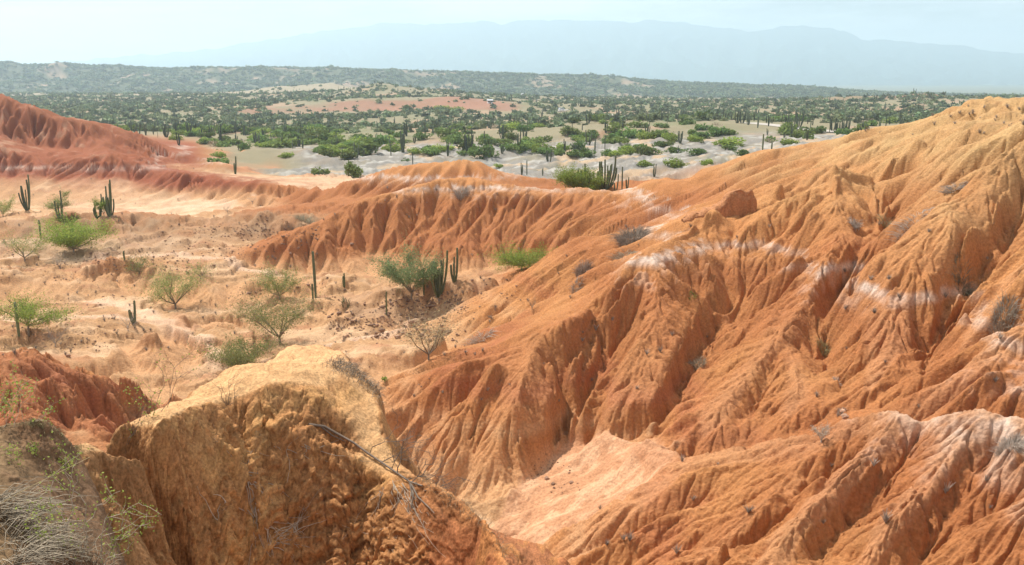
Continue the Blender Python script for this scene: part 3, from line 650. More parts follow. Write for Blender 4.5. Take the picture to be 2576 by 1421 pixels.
def worley(x, y, s):
    xi = np.floor(x).astype(np.int64); yi = np.floor(y).astype(np.int64)
    f1 = np.full(x.shape, 9.0, np.float32); f2 = f1.copy(); idh = np.zeros(x.shape, np.float32)
    for di in (-1, 0, 1):
        for dj in (-1, 0, 1):
            px = xi + di + .15 + .7 * hash2(xi + di, yi + dj, s); py = yi + dj + .15 + .7 * hash2(xi + di, yi + dj, s + 31)
            d = ((px - x) ** 2 + (py - y) ** 2).astype(np.float32)
            n = d < f1
            f2 = np.where(n, f1, np.minimum(f2, d)); idh = np.where(n, hash2(xi + di, yi + dj, s + 57), idh); f1 = np.where(n, d, f1)
    return np.sqrt(f1), np.sqrt(f2), idh
# clods and shrinkage cracks, pushed out along the surface normal; V runs down the slope
MS = blur(MZ, 6); ARC = np.concatenate([np.zeros((1, MZ.shape[1])), np.cumsum(np.sqrt(np.diff(MY, axis=0) ** 2 + np.diff(MS, axis=0) ** 2), 0)])
U = MX + .10 * vnoise(MX * 4, MY * 4 - MZ * 3, 230); V = ARC + .10 * vnoise(MX * 4 + 9, MY * 4 - MZ * 3, 231)
f1, f2, idh = worley(U / .34, V / .38, 240); e1 = (f2 - f1) * .34
g1, g2, idg = worley(U / .11, V / .12, 250); e2 = (g2 - g1) * .11
crackm = sstep(fbm(U / 1.4, V / 1.4, 235, 2), -.22, .10)
top = (1 - face) * (1 - sstep(MSL, .45, .85))
disp = (-.06 * np.exp(-(e1 / .014) ** 2) * crackm + .05 * (idh - .5)) * (.25 + .75 * face)
disp += (-.022 * np.exp(-(e2 / .010) ** 2) + .05 * (1 - np.clip(g1, 0, 1) ** 2) * (idg - .2)) * (.3 + .7 * face)
disp *= 1 - .6 * MCREST
disp += (1 - .5 * MCREST) * (.085 * fbm(U / .24, V / .24, 260, 4, .6) + .035 * np.abs(vnoise(U / .07, V / .07, 262))) * (.35 + face) + .008 * vnoise(U / .05, V / .05, 265)
mgx, mgy = gradient(MX, MY, MZ); mgx = blur(np.clip(mgx, -3, 3), 3); mgy = blur(np.clip(mgy, -3, 3), 3)
nl = np.sqrt(mgx ** 2 + mgy ** 2 + 1)
PXm, PYm, PZm = MX - disp * mgx / nl, MY - disp * mgy / nl, MZ + disp / nl
n1 = fbm(U / 1.1, V / 1.1, 270, 3); n2 = fbm(U / .3, V / .3, 274, 3); n3 = fbm(U / .09, V / .09, 277, 2)
CM = np.empty(MX.shape + (3,), np.float32); CM[:] = (.40, .185, .07)
CM = mixc(CM, (.60, .33, .125), sstep(n1 + .5 * n2, -.1, .35) * .6)
CM = mixc(CM, (.30, .135, .055), sstep(n2 + .3 * n3, .0, .3) * .5)
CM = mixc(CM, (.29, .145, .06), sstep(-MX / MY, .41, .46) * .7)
CM = mixc(CM, (.56, .325, .15), top * sstep(MY, 8.5, 9.5) * (.9 + .5 * n2))
CM = mixc(CM, (.66, .36, .17), top * sstep(MY, 14.5, 16) * .6)
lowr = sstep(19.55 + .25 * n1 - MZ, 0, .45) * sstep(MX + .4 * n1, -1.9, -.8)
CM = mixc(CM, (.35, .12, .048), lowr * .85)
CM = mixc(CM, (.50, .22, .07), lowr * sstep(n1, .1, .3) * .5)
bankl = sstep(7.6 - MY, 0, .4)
CM = mixc(CM, (.17, .095, .05), bankl * .95)  # left bank darkened: shade of its plants painted into the soil colour
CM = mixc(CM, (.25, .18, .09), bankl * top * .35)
CM = mixc(CM, (.16, .07, .035), np.exp(-(e1 / .010) ** 2) * crackm * face * .8)
CM = mixc(CM, (.22, .10, .045), face * sstep(.016 - e2, 0, .012) * .35)
CM = np.clip(CM * (1 + .24 * n3 + .30 * (idg - .5))[..., None], .02, .9)
clod = soil_material('clod_soil', bump=.55, s1=14, s2=26, speck=.38, dist=.05)
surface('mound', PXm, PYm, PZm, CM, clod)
MPATCH = (macols, MY, MZ)

# ---------------------------------------------------------------- mountain range and air
MT = [(-900,190),(-500,186),(-300,180),(-100,172),(0,168),(120,160),(250,152),(380,140),(480,132),(600,118),(700,104),(780,92),(850,80),(940,71),(1020,65),(1060,68),(1100,70),(1150,67),(1220,61),(1260,68),(1340,59),(1380,64),(1420,60),(1500,59),(1590,66),(1620,60),(1720,66),(1820,78),(1880,85),(1990,73),(2040,75),(2120,88),(2160,108),(2200,104),(2300,112),(2400,120),(2500,132),(2575,140),(2700,150),(3000,165),(3500,180)]
nu, nv = 500, 70
uu = np.linspace(-900, 3500, nu); vt = np.interp(uu, [p[0] for p in MT], [p[1] for p in MT])
vt = vt + 9 * fbm(uu / 46, uu * 0 + .5, 300, 6, .55)
DM = 13000.0
tt = np.linspace(0, 1, nv)[:, None]
A0 = (uu - 1287.5) / FPX / (cos(PITCH) + .25 * sin(PITCH))
top_z = HC - DM * (vt - 196) / FPX
yy = DM * (.62 + .38 * tt) + 0 * uu[None, :]
hh = tt ** 1.35 * (1 - .0 * tt)
zz = -40 + (top_z + 40)[None, :] * hh
rr = np.abs(fbm(A0[None, :] * 26 + 0 * tt, yy / 1700, 310, 5))
zz = zz - 620 * (rr - .0) * np.sin(pi * np.clip(tt, 0, 1)) * .9 * np.clip((top_z[None, :]) / 500, 0, 1)
xx = A0[None, :] * yy
back_y = np.concatenate([yy, yy[-1:] + 2500]); back_x = np.concatenate([xx, xx[-1:] * 1.19]); back_z = np.concatenate([zz, zz[-1:] * 0 - 40])
CMt = np.empty(back_x.shape + (3,), np.float32); CMt[:] = (.05, .075, .07)
surface('mountain_range', back_x, back_y, back_z, CMt, soil)
# flat country between the mesas and the range
gxp = np.linspace(-16000, 16000, 60)[None, :] + np.zeros((40, 1)); gyp = np.linspace(3300, 15500, 40)[:, None] + np.zeros((1, 60))
CP = np.empty(gxp.shape + (3,), np.float32); CP[:] = (.16, .16, .09)
surface('far_plain', gxp, gyp, np.full(gxp.shape, -42.0), CP, soil)

hz = bpy.data.meshes.new('haze')
bx = [(-17000, 17000), (-60, 15800), (-48, 860)]
vs = [(bx[0][i], bx[1][j], bx[2][k]) for i in (0, 1) for j in (0, 1) for k in (0, 1)]
hz.from_pydata(vs, [], [(0, 1, 3, 2), (4, 6, 7, 5), (0, 4, 5, 1), (2, 3, 7, 6), (0, 2, 6, 4), (1, 5, 7, 3)])
haze = bpy.data.objects.new('haze', hz); scene.collection.objects.link(haze); haze['kind'] = 'stuff'
hm = bpy.data.materials.new('haze'); hm.use_nodes = True; ht = hm.node_tree; ht.nodes.clear()
ho = N(ht, 'ShaderNodeOutputMaterial'); hv = N(ht, 'ShaderNodeVolumePrincipled')
hv.inputs['Density'].default_value = HAZE; hv.inputs['Color'].default_value = (.71, .885, 1.0, 1); hv.inputs['Anisotropy'].default_value = .42
ht.links.new(hv.outputs[0], ho.inputs['Volume']); hz.materials.append(hm)
# ---------------------------------------------------------------- mesh helpers
COL = scene.collection
class MB:
    def __init__(s): s.v = []; s.f = []; s.c = []; s.n = 0
    def add(s, v, f, col=None):
        v = np.asarray(v, float); s.v.append(v)
        s.f += [tuple(int(i) + s.n for i in q) for q in f]
        s.c.append(np.tile(np.array(col if col is not None else (1, 1, 1)), (len(v), 1)))
        s.n += len(v)
    def tube(s, pts, rad, n=5, ribs=False, col=None, cap=True):
        pts = [Vector(p) for p in pts]; R = []
        for i, p in enumerate(pts):
            d = (pts[min(i + 1, len(pts) - 1)] - pts[max(i - 1, 0)]).normalized()
            up = Vector((0, 0, 1)) if abs(d.z) < .9 else Vector((1, 0, 0))
            a = d.cross(up).normalized(); b = d.cross(a)
            r = rad[i] if hasattr(rad, '__len__') else rad
            for k in range(n):
                t = 2 * pi * k / n; rr = r * (1.0 if not ribs or k % 2 == 0 else .72)
                R.append(p + a * cos(t) * rr + b * sin(t) * rr)
        f = []
        for i in range(len(pts) - 1):
            for k in range(n):
                f.append((i * n + k, i * n + (k + 1) % n, (i + 1) * n + (k + 1) % n, (i + 1) * n + k))
        if cap: f.append(tuple(range((len(pts) - 1) * n, len(pts) * n)))
        s.add([tuple(q) for q in R], f, col)
    def leaves(s, P, size, rg, flat=.5, col=None, aspect=.6, var=.25):
        """small pointed quads, each turned its own way"""
        P = np.asarray(P, float); n = len(P)
        if n == 0: return
        d = rg.normal(size=(n, 3)); d /= np.linalg.norm(d, axis=1)[:, None]
        e = rg.normal(size=(n, 3)); e[:, 2] *= flat; e -= d * (d * e).sum(1)[:, None]; e /= np.linalg.norm(e, axis=1)[:, None]
        z = size * rg.uniform(.6, 1.4, n)[:, None]
        q = np.stack([P - d * z * .5, P + e * z * aspect * .5, P + d * z * .5, P - e * z * aspect * .5], 1).reshape(-1, 3)
        s.v.append(q); s.f += [tuple(range(s.n + 4 * i, s.n + 4 * i + 4)) for i in range(n)]
        c = np.array(col if col is not None else (1, 1, 1)) * rg.uniform(1 - var, 1 + var, (n, 1))
        s.c.append(np.repeat(c, 4, 0)); s.n += 4 * n
    def mesh(s, name, mat, smooth=True):
        me = bpy.data.meshes.new(name)
        V = np.concatenate(s.v) if s.v else np.zeros((0, 3))
        me.from_pydata(V.tolist(), [], s.f)
        at = me.color_attributes.new('tint', 'FLOAT_COLOR', 'POINT')
        cc = np.ones((len(V), 4), np.float32); cc[:, :3] = np.concatenate(s.c); at.data.foreach_set('color', cc.ravel())
        me.polygons.foreach_set('use_smooth', np.full(len(me.polygons), smooth)); me.materials.append(mat)
        return me
    def build(s, name, mat, parent=None, smooth=True):
        return link(name, s.mesh(name, mat, smooth), parent)
def link(name, data, parent=None, loc=None, rz=0, sc=None):
    o = bpy.data.objects.new(name, data); COL.objects.link(o)
    if parent: o.parent = parent
    if loc is not None: o.location = loc
    if rz: o.rotation_euler[2] = rz
    if sc is not None: o.scale = (sc, sc, sc) if not hasattr(sc, '__len__') else sc
    return o
def tag(o, label=None, cat=None, group=None, kind=None):
    if label: o['label'] = label
    if cat: o['category'] = cat
    if group: o['group'] = group
    if kind: o['kind'] = kind
    return o
def copy_tree(src, parent=None):
    c = src.copy(); COL.objects.link(c)
    c.parent = parent
    for ch in KIDS.get(src.name, []):
        k = ch.copy(); COL.objects.link(k); k.parent = c
    return c
KIDS = {}
def flat_mat(name, col, rough=.85, tint=True, trans=0.0, rnd=.25, hue=.0, spec=.2):
    m = bpy.data.materials.new(name); m.use_nodes = True; nt = m.node_tree; nt.nodes.clear()
    out = N(nt, 'ShaderNodeOutputMaterial'); bs = N(nt, 'ShaderNodeBsdfPrincipled')
    bs.inputs['Roughness'].default_value = rough; bs.inputs['Specular IOR Level'].default_value = spec
    at = N(nt, 'ShaderNodeAttribute', attribute_name='tint')
    oi = N(nt, 'ShaderNodeObjectInfo')
    mr = N(nt, 'ShaderNodeMapRange'); mr.inputs['To Min'].default_value = 1 - rnd; mr.inputs['To Max'].default_value = 1 + rnd
    nt.links.new(oi.outputs['Random'], mr.inputs['Value'])
    vm = N(nt, 'ShaderNodeVectorMath', operation='MULTIPLY'); vm.inputs[1].default_value = col[:3]
    nt.links.new(at.outputs['Color'], vm.inputs[0])
    ns = N(nt, 'ShaderNodeTexNoise'); ns.inputs['Scale'].default_value = 6; ns.inputs['Detail'].default_value = 4
    tcn = N(nt, 'ShaderNodeTexCoord'); nt.links.new(tcn.outputs['Object'], ns.inputs['Vector'])
    m2 = N(nt, 'ShaderNodeMapRange'); m2.inputs['From Min'].default_value = .3; m2.inputs['From Max'].default_value = .7; m2.inputs['To Min'].default_value = .78; m2.inputs['To Max'].default_value = 1.2
    nt.links.new(ns.outputs['Fac'], m2.inputs['Value'])
    mm_ = N(nt, 'ShaderNodeMath', operation='MULTIPLY'); nt.links.new(mr.outputs[0], mm_.inputs[0]); nt.links.new(m2.outputs[0], mm_.inputs[1])
    vs_ = N(nt, 'ShaderNodeVectorMath', operation='SCALE'); nt.links.new(vm.outputs[0], vs_.inputs[0]); nt.links.new(mm_.outputs[0], vs_.inputs['Scale'])
    last = vs_.outputs[0]
    if hue:
        hs_ = N(nt, 'ShaderNodeHueSaturation'); hm_ = N(nt, 'ShaderNodeMapRange'); hm_.inputs['To Min'].default_value = .5 - hue; hm_.inputs['To Max'].default_value = .5 + hue * .5
        mu = N(nt, 'ShaderNodeMath', operation='MULTIPLY'); mu.inputs[1].default_value = 7.31; fr_ = N(nt, 'ShaderNodeMath', operation='FRACT')
        nt.links.new(oi.outputs['Random'], mu.inputs[0]); nt.links.new(mu.outputs[0], fr_.inputs[0]); nt.links.new(fr_.outputs[0], hm_.inputs['Value'])
        nt.links.new(hm_.outputs[0], hs_.inputs['Hue']); nt.links.new(last, hs_.inputs['Color']); last = hs_.outputs[0]
    nt.links.new(last, bs.inputs['Base Color'])
    if trans:
        tr = N(nt, 'ShaderNodeBsdfTranslucent'); nt.links.new(last, tr.inputs['Color'])
        ms = N(nt, 'ShaderNodeMixShader'); ms.inputs[0].default_value = trans
        nt.links.new(bs.outputs[0], ms.inputs[1]); nt.links.new(tr.outputs[0], ms.inputs[2]); nt.links.new(ms.outputs[0], out.inputs['Surface'])
    else:
        nt.links.new(bs.outputs[0], out.inputs['Surface'])
    return m
m_cact = flat_mat('cactus_skin', (.12, .14, .065), .7, rnd=.2)
m_cactf = flat_mat('far_cactus_skin', (.085, .10, .06), .8, rnd=.3)
m_wood = flat_mat('thorn_wood', (.25, .195, .14), .9)
m_grey = flat_mat('dry_twigs', (.40, .33, .27), .9)
m_leafo = flat_mat('olive_leaf', (.28, .30, .10), .8, trans=.35)
m_leafb = flat_mat('bright_leaf', (.25, .32, .06), .8, trans=.4)
m_leafd = flat_mat('scrub_leaf', (.16, .23, .06), .8, trans=.3, rnd=.35, hue=.03)
m_leaff = flat_mat('far_scrub_leaf', (.165, .205, .10), .85, trans=.2, rnd=.5, hue=.04)
m_stone = flat_mat('ironstone', (.24, .14, .09), .9, rnd=.3)
m_straw = flat_mat('straw', (.42, .34, .24), .9)

# ---------------------------------------------------------------- cacti
def stem_mesh(h, r, rg, bend=.06, n=12, lean=(0, 0)):
    mb = MB(); k = 7 if n > 6 else 4
    b = rg.uniform(-bend, bend, 2) * h; pts = []; rad = []
    for i in range(k):
        t = i / (k - 1)
        out = 1 - (1 - t) ** 2.2
        pts.append((lean[0] * out + b[0] * t * t, lean[1] * out + b[1] * t * t, h * t))
        rad.append(r * (.78 + .3 * sin(pi * min(1, t * 1.15) * .85)))
    e = Vector(pts[-1])
    pts += [tuple(e + Vector((0, 0, r * .55))), tuple(e + Vector((0, 0, r * .85)))]; rad += [r * .7, r * .25]
    mb.tube(pts, rad, n, ribs=n > 6, col=rg.uniform(.85, 1.2) * np.array((1, 1, 1 + .2 * rg.random())))
    return mb
def cactus(name, label, base, h, stems, spread, r=.11, cat='cactus', group=None, seed=0, n=12):
    rg = np.random.default_rng(seed + 900)
    if stems == 1:
        o = stem_mesh(h, r, rg, .02, n).build(name, m_cact); o.location = base
    else:
        o = link(name, None, loc=base)
        for k in range(stems):
            a = 2 * pi * k / stems + rg.uniform(-.5, .5); rr = spread * math.sqrt(rg.uniform(.05, 1))
            hh = h * rg.uniform(.5, 1) * (1 - .25 * rr / spread)
            if k == 0: hh = h
            st = stem_mesh(hh, r * rg.uniform(.8, 1.15), rg, .03, n, (cos(a) * rr * .75, sin(a) * rr * .75)).build('stem', m_cact, o)
            st.location = (cos(a) * rr * .3, sin(a) * rr * .3, -.12)
        if stems > 3:
            mb = MB(); mb.tube([(0, 0, -.4), (0, 0, .1), (.02, 0, .45)], [r * 2.0, r * 1.8, r * 1.0], 9, col=(1.1, .85, .7)); mb.build('trunk', m_cact, o)
    return tag(o, label, cat, group)

# ---------------------------------------------------------------- thorn trees: limbs, twigs and small leaves
def grow(rg, w, h, limbs=6, twigs=60, droop=.0, stemh=.12, lean=(0, 0)):
    """limb polylines that fan out into an umbrella, and the twig tips"""
    L_ = []; tips = []
    base = Vector((0, 0, -.15)); crotch = Vector((lean[0] * .2, lean[1] * .2, h * stemh))
    L_.append(([base, crotch], [.012 * w + .02, .010 * w + .015]))
    for i in range(limbs):
        a = 2 * pi * (i + rg.uniform(-.35, .35)) / limbs; ro = w * .5 * rg.uniform(.45, .95)
        end = Vector((cos(a) * ro + lean[0], sin(a) * ro + lean[1], h * rg.uniform(.42, .9)))
        m1 = crotch.lerp(end, .35) + Vector((rg.uniform(-.1, .1) * w * .4, rg.uniform(-.1, .1) * w * .4, h * rg.uniform(-.04, .08)))
        m2 = crotch.lerp(end, .7) + Vector((rg.uniform(-.1, .1) * w * .3, rg.uniform(-.1, .1) * w * .3, h * rg.uniform(0, .10)))
        pts = [crotch, m1, m2, end]
        L_.append((pts, [.007 * w + .008, .005 * w + .006, .003 * w + .004, .004]))
        for k in range(max(2, twigs // limbs)):
            t = rg.uniform(.25, 1); seg = min(2, int(t * 3)); p = pts[seg].lerp(pts[seg + 1], t * 3 - seg)
            dv = Vector((rg.normal(), rg.normal(), rg.normal() * .45 + .35 - droop)).normalized() + (end - crotch).normalized() * .5
            ln = w * rg.uniform(.13, .32)
            q1 = p + dv * ln * .5 + Vector((0, 0, ln * .08)); q2 = p + dv * ln + Vector((0, 0, -ln * droop * .6))
            L_.append(([p, q1, q2], [.007, .005, .003])); tips.append((p, q1, q2))
    return L_, tips
def thorn_tree(name, label, base, w, h, mat, dens=26, leaf=.09, limbs=6, twigs=90, seed=1, lean=(0, 0), cat='tree', wood=None, col=None, group=None, stemh=.12, droop=0., sub=True):
    rg = np.random.default_rng(seed + 50)
    L_, tips = grow(rg, w, h, limbs, twigs, droop, stemh, lean)
    o = link(name, None, loc=base)
    mb = MB()
    for pts, rad in L_[:1 + limbs * 0 + 1]: mb.tube(pts, rad, 6)
    for pts, rad in [q for q in L_[1:] if len(q[0]) == 4]: mb.tube(pts, [x * 1.2 for x in rad], 5)
    mb.build('trunk', wood or m_wood, o)
    tw = MB()
    for pts, rad in [q for q in L_[1:] if len(q[0]) == 3]: tw.tube(pts, rad, 3, cap=False)
    tw.build('twigs', wood or m_wood, o)
    if dens:
        P = []
        for (a, b, c) in tips:
            n = rg.poisson(dens * 1.45); t = rg.random(n)[:, None]
            A, B, Cc = (np.array(x) for x in (a, b, c))
            q = np.where(t < .5, A + (B - A) * t * 2, B + (Cc - B) * (t * 2 - 1)); q = q + rg.normal(size=(n, 3)) * w * .035
            P.append(q)
        P = np.concatenate(P); cr = MB(); cr.leaves(P, leaf, rg, .3, col, .55, .35); cr.build('crown', mat, o, False)
    return tag(o, label, cat, group)

# ---------------------------------------------------------------- bush and cactus models for the country beyond the ridges
def bush_mb(rg, n=420, leaf=.16, w=1.0, h=.75, lobes=7, stems=5):
    mb = MB(); P = []; cs = []
    for k in range(lobes):
        a = rg.uniform(0, 2 * pi); r = w * .5 * rg.uniform(.1, .72)
        c = np.array((cos(a) * r, sin(a) * r, h * rg.uniform(.34, .74))); s = np.array((w * rg.uniform(.20, .34), w * rg.uniform(.20, .34), h * rg.uniform(.20, .34)))
        d = rg.normal(size=(n // lobes, 3)); d /= np.linalg.norm(d, axis=1)[:, None]; d *= rg.uniform(.55, 1.05, (n // lobes, 1))
        P.append(c + d * s); cs.append(np.full(n // lobes, rg.uniform(.8, 1.2)))
    P = np.concatenate(P); cs = np.concatenate(cs)
    k0 = len(mb.v); mb.leaves(P, leaf * w, rg, .6, None, .8, .22)
    mb.c[-1] = mb.c[-1] * np.repeat(cs, 4)[:, None]
    return mb
def bush_stems(rg, w=1.0, h=.75, stems=5):
    mb = MB()
    for k in range(stems):
        a = rg.uniform(0, 2 * pi); r = rg.uniform(.12, .36) * w
        mb.tube([(0, 0, -.06 * h), (cos(a) * r * .5, sin(a) * r * .5, h * .32), (cos(a) * r, sin(a) * r, h * .7)], [.018 * w, .013 * w, .007 * w], 4, cap=False)
    return mb
def cactus_clump(rg, stems=7, n=5, w=.3):
    mb = MB()
    for k in range(stems):
        a = rg.uniform(0, 2 * pi); r = w * math.sqrt(rg.random()); h = rg.uniform(.55, 1)
        mb.tube([(cos(a) * r * .3, sin(a) * r * .3, -.03), (cos(a) * r * .8, sin(a) * r * .8, h * .35), (cos(a) * r, sin(a) * r, h * .97), (cos(a) * r, sin(a) * r, h)], [.026, .034, .028, .012], n, col=np.full(3, rg.uniform(.8, 1.25)))
    return mb
rg0 = np.random.default_rng(5)
BUSH = []; STEM = []
for k in range(6):
    BUSH.append((bush_mb(rg0, 700, .10, 1, .72, 10).mesh('crown', m_leafd, False), bush_stems(rg0).mesh('trunk', m_wood)))
BUSHB = [(bush_mb(rg0, 640, .095, 1, .70, 9).mesh('crown', m_leafb, False), BUSH[k][1]) for k in range(2)]
BUSHG = [(bush_mb(rg0, 200, .055, 1, .6, 7).mesh('crown', m_straw, False), bush_stems(rg0, stems=9).mesh('trunk', m_grey)) for k in range(2)]
SMALL = []
for k in range(5):
    mb = bush_mb(rg0, 210, .16, 1, .74, 7); st = bush_stems(rg0, stems=4); mb.add(np.concatenate(st.v), st.f, (.7, .5, .5)); SMALL.append(mb.mesh('scrub_bush', m_leafd, False))
SMALLG = []
for k in range(2):
    mb = bush_mb(rg0, 110, .09, 1, .6, 6); st = bush_stems(rg0, stems=7); mb.add(np.concatenate(st.v), st.f, (.8, .8, .8)); SMALLG.append(mb.mesh('dry_bush', m_straw, False))
CACT = [cactus_clump(rg0, s, 5, w).mesh('cactus', m_cactf) for s, w in ((1, .01), (3, .10), (5, .16), (8, .22), (11, .27), (14, .33))]
# ---------------------------------------------------------------- plants of the valley
def px2m(px, y): return px / FPX * y * 1.02
def here(u, v, ymin=22): 
    p = spot(u, v, ymin)
    return p
def put_tree(label, u, v, w, h, mat, **k):
    ymin = k.pop('ymin', 30); p = here(u, v, ymin)
    kk = 1.18 if k.get('dens', 0) > 8 else 1.0
    return thorn_tree(k.pop('name', 'thorn_tree'), label, p, px2m(w, p[1]) * kk, px2m(h, p[1]) * kk, mat, **k)
put_tree('airy olive thorn tree standing alone right of the small cactus clump on the sandy floor', 442, 778, 150, 98, m_leafo, seed=1, twigs=150, dens=33, leaf=0.123)
put_tree('largest airy olive thorn tree, just behind the crest of the near mound', 705, 864, 195, 118, m_leafo, seed=2, twigs=190, dens=33, leaf=0.116, lean=(-.3, 0))
put_tree('small olive thorn tree leaning left of the tallest lone cactus', 703, 752, 118, 66, m_leafo, seed=3, twigs=120, dens=33, leaf=0.131)
put_tree('dense grey green thorn tree left of the big cactus clump', 1035, 752, 135, 118, m_leafo, seed=4, twigs=260, dens=39, leaf=0.138, limbs=8, col=(.85, 1.05, 1.3))
put_tree('bright green flat crowned tree at the foot of the red back ridge', 1312, 680, 135, 38, m_leafb, seed=5, twigs=170, dens=45, leaf=0.131, limbs=8, ymin=88, stemh=.25)
put_tree('sparse yellow grey thorn tree at the foot of the right hand slope', 1078, 905, 150, 105, m_straw, seed=6, twigs=150, dens=18, leaf=0.087, col=(1, 1, .75))
put_tree('bright lime green spreading tree below the broken bank on the left', 186, 634, 135, 62, m_leafb, seed=7, twigs=210, dens=51, leaf=0.160, limbs=9)
put_tree('thin olive tree with a dark base near the left edge below the bank', 62, 655, 100, 56, m_leafo, seed=8, twigs=90, dens=21, leaf=0.131)
put_tree('wide flat bright green tree beside the left edge lone cactus', 72, 846, 150, 78, m_leafb, seed=9, twigs=150, dens=39, leaf=0.123, limbs=7, lean=(.3, .2), stemh=.3)
put_tree('leafless grey thorn tree on the stony ground by the left edge', 140, 872, 72, 72, m_straw, seed=10, twigs=130, dens=0, wood=m_grey)
put_tree('olive tree crown half hidden behind the near mound', 605, 935, 150, 66, m_leafo, seed=12, twigs=170, dens=36, leaf=0.116, limbs=8)
put_tree('leafless grey shrub just left of the three stemmed cactus', 322, 832, 62, 48, m_straw, seed=13, twigs=90, dens=0, wood=m_grey, cat='shrub', name='dry_shrub')
put_tree('low grey green shrub on the stony terrace left of centre', 350, 690, 78, 34, m_leafo, seed=14, twigs=90, dens=15, leaf=0.116, cat='shrub', name='shrub')
put_tree('small grey shrub below the bright lime green tree', 150, 675, 50, 36, m_straw, seed=15, twigs=70, dens=4, leaf=0.087, wood=m_grey, cat='shrub', name='dry_shrub')
put_tree('thin grey green shrub at the left end of the fluted bank', 505, 702, 60, 44, m_leafo, seed=16, twigs=60, dens=12, leaf=0.102, cat='shrub', name='shrub')
put_tree('bare grey bush in the pale basin before the small red crest', 635, 512, 34, 22, m_straw, seed=17, twigs=50, dens=2, wood=m_grey, cat='shrub', name='dry_shrub', ymin=140)
put_tree('bare grey bush on the pale basin floor right of the bank', 572, 535, 30, 18, m_straw, seed=18, twigs=50, dens=2, wood=m_grey, cat='shrub', name='dry_shrub', ymin=140)
put_tree('sparse bush behind the terrace lip at the left edge', 8, 545, 60, 40, m_leafo, seed=19, twigs=90, dens=24, leaf=0.145, cat='shrub', name='shrub', ymin=135)
put_tree('small thorn bush growing beside the flared cactus above the bank', 150, 552, 62, 58, m_leafo, seed=20, twigs=90, dens=24, leaf=0.145, cat='shrub', name='shrub', ymin=130, stemh=.4)
put_tree('green bush between the two cactus clumps above the bank', 262, 545, 40, 42, m_leafb, seed=21, twigs=80, dens=21, leaf=0.145, cat='shrub', name='shrub', ymin=130)
put_tree('dead twisted snag with grey shrub half way down the right slope', 1338, 778, 34, 42, m_straw, seed=22, twigs=50, dens=0, cat='shrub', name='dry_shrub', wood=m_wood)
put_tree('tan leafless bush on the skyline of the right hand hill', 2322, 275, 60, 46, m_straw, seed=23, twigs=110, dens=3, leaf=0.072, cat='shrub', name='dry_shrub', wood=m_straw, ymin=85)
put_tree('grey twiggy bush on the saddle left of the white crest', 2065, 1110, 60, 46, m_straw, seed=24, twigs=120, dens=4, leaf=0.036, cat='shrub', name='dry_shrub', wood=m_grey, ymin=30)

def put_cactus(label, u, v, h, stems, spread, r=.12, ymin=30, seed=0, **k):
    p = here(u, v, ymin); H_ = px2m(h, p[1])
    return cactus('cactus', label, p, H_, stems, px2m(spread, p[1]) / 2, r, seed=seed, **k)
put_cactus('biggest candelabra cactus clump, many upright stems, beside the dense grey green tree', 1103, 740, 114, 14, 46, .115, seed=1)
put_cactus('narrow cluster of tall cactus stems just right of the biggest clump', 1143, 708, 88, 4, 20, .12, seed=2)
put_cactus('tallest lone cactus column at the left foot of the back ridge', 794, 750, 118, 1, 0, .15, seed=3)
put_cactus('short cactus stub at the foot of the tallest lone column', 787, 752, 38, 1, 0, .11, seed=31)
put_cactus('thin lone cactus in front of the dense grey green tree', 1066, 742, 66, 1, 0, .10, seed=4)
put_cactus('thin lone cactus on the rubble left of the big clump', 972, 792, 60, 1, 0, .08, seed=5)
put_cactus('small two stemmed cactus on the lit shelf right of the tallest lone column', 866, 724, 38, 2, 10, .09, seed=6)
put_cactus('cactus clump with one arm curving out, beside the leafless grey shrub', 337, 812, 60, 4, 30, .12, seed=7)
put_cactus('lone cactus standing in the wide flat green tree at the left edge', 48, 846, 88, 1, 0, .13, seed=8)
put_cactus('leftmost tall cactus clump before the banded red hill', 70, 528, 88, 8, 34, .125, seed=9, ymin=120)
put_cactus('open cactus clump left of the green bush above the bank', 249, 552, 64, 6, 28, .11, seed=10, ymin=130)
put_cactus('tall dark cactus clump right of the green bush above the bank', 278, 550, 92, 8, 26, .125, seed=11, ymin=130)
put_cactus('flared cactus rising from the dark knoll above the bank', 158, 585, 80, 5, 20, .11, seed=12, ymin=130)
put_cactus('short cactus clump rising out of the lime green tree', 180, 618, 46, 9, 34, .15, seed=13, ymin=100)
put_cactus('single short cactus on the terrace under the bright hollow', 103, 600, 46, 1, 0, .12, seed=14, ymin=110)
put_cactus('tiny cactus stub on the stones of the terrace, left of centre', 313, 655, 22, 1, 0, .1, seed=15)
put_cactus('lone slim cactus at the right tip of the low lit crest', 592, 438, 44, 3, 8, .16, seed=16, ymin=190)
put_cactus('giant many stemmed cactus on the skyline saddle of the back ridge', 1520, 480, 88, 15, 64, .17, seed=17, ymin=122)
put_cactus('dense cactus clump in the green bush left of the giant skyline cactus', 1464, 486, 74, 9, 44, .13, seed=18, ymin=122)
put_cactus('pair of slim cacti just right of the giant skyline cactus', 1549, 480, 42, 2, 12, .12, seed=19, ymin=122)
put_cactus('lone thin cactus second right of the giant skyline cactus', 1564, 478, 56, 1, 0, .12, seed=20, ymin=122)
put_cactus('short cactus stems third right of the giant skyline cactus', 1577, 477, 32, 2, 8, .12, seed=21, ymin=122)
put_cactus('lone straight cactus column behind the right shoulder of the ridge', 1917, 386, 46, 1, 0, .2, seed=22, ymin=125)
put_cactus('lone cactus with leafy top beyond the right shoulder of the ridge', 1940, 380, 20, 1, 0, .18, seed=23, ymin=125)
put_tree('bright green bush crowding the skyline saddle beside the giant cactus', 1452, 486, 92, 52, m_leafb, seed=25, twigs=260, dens=51, leaf=0.174, limbs=9, ymin=122, cat='shrub', name='bush')
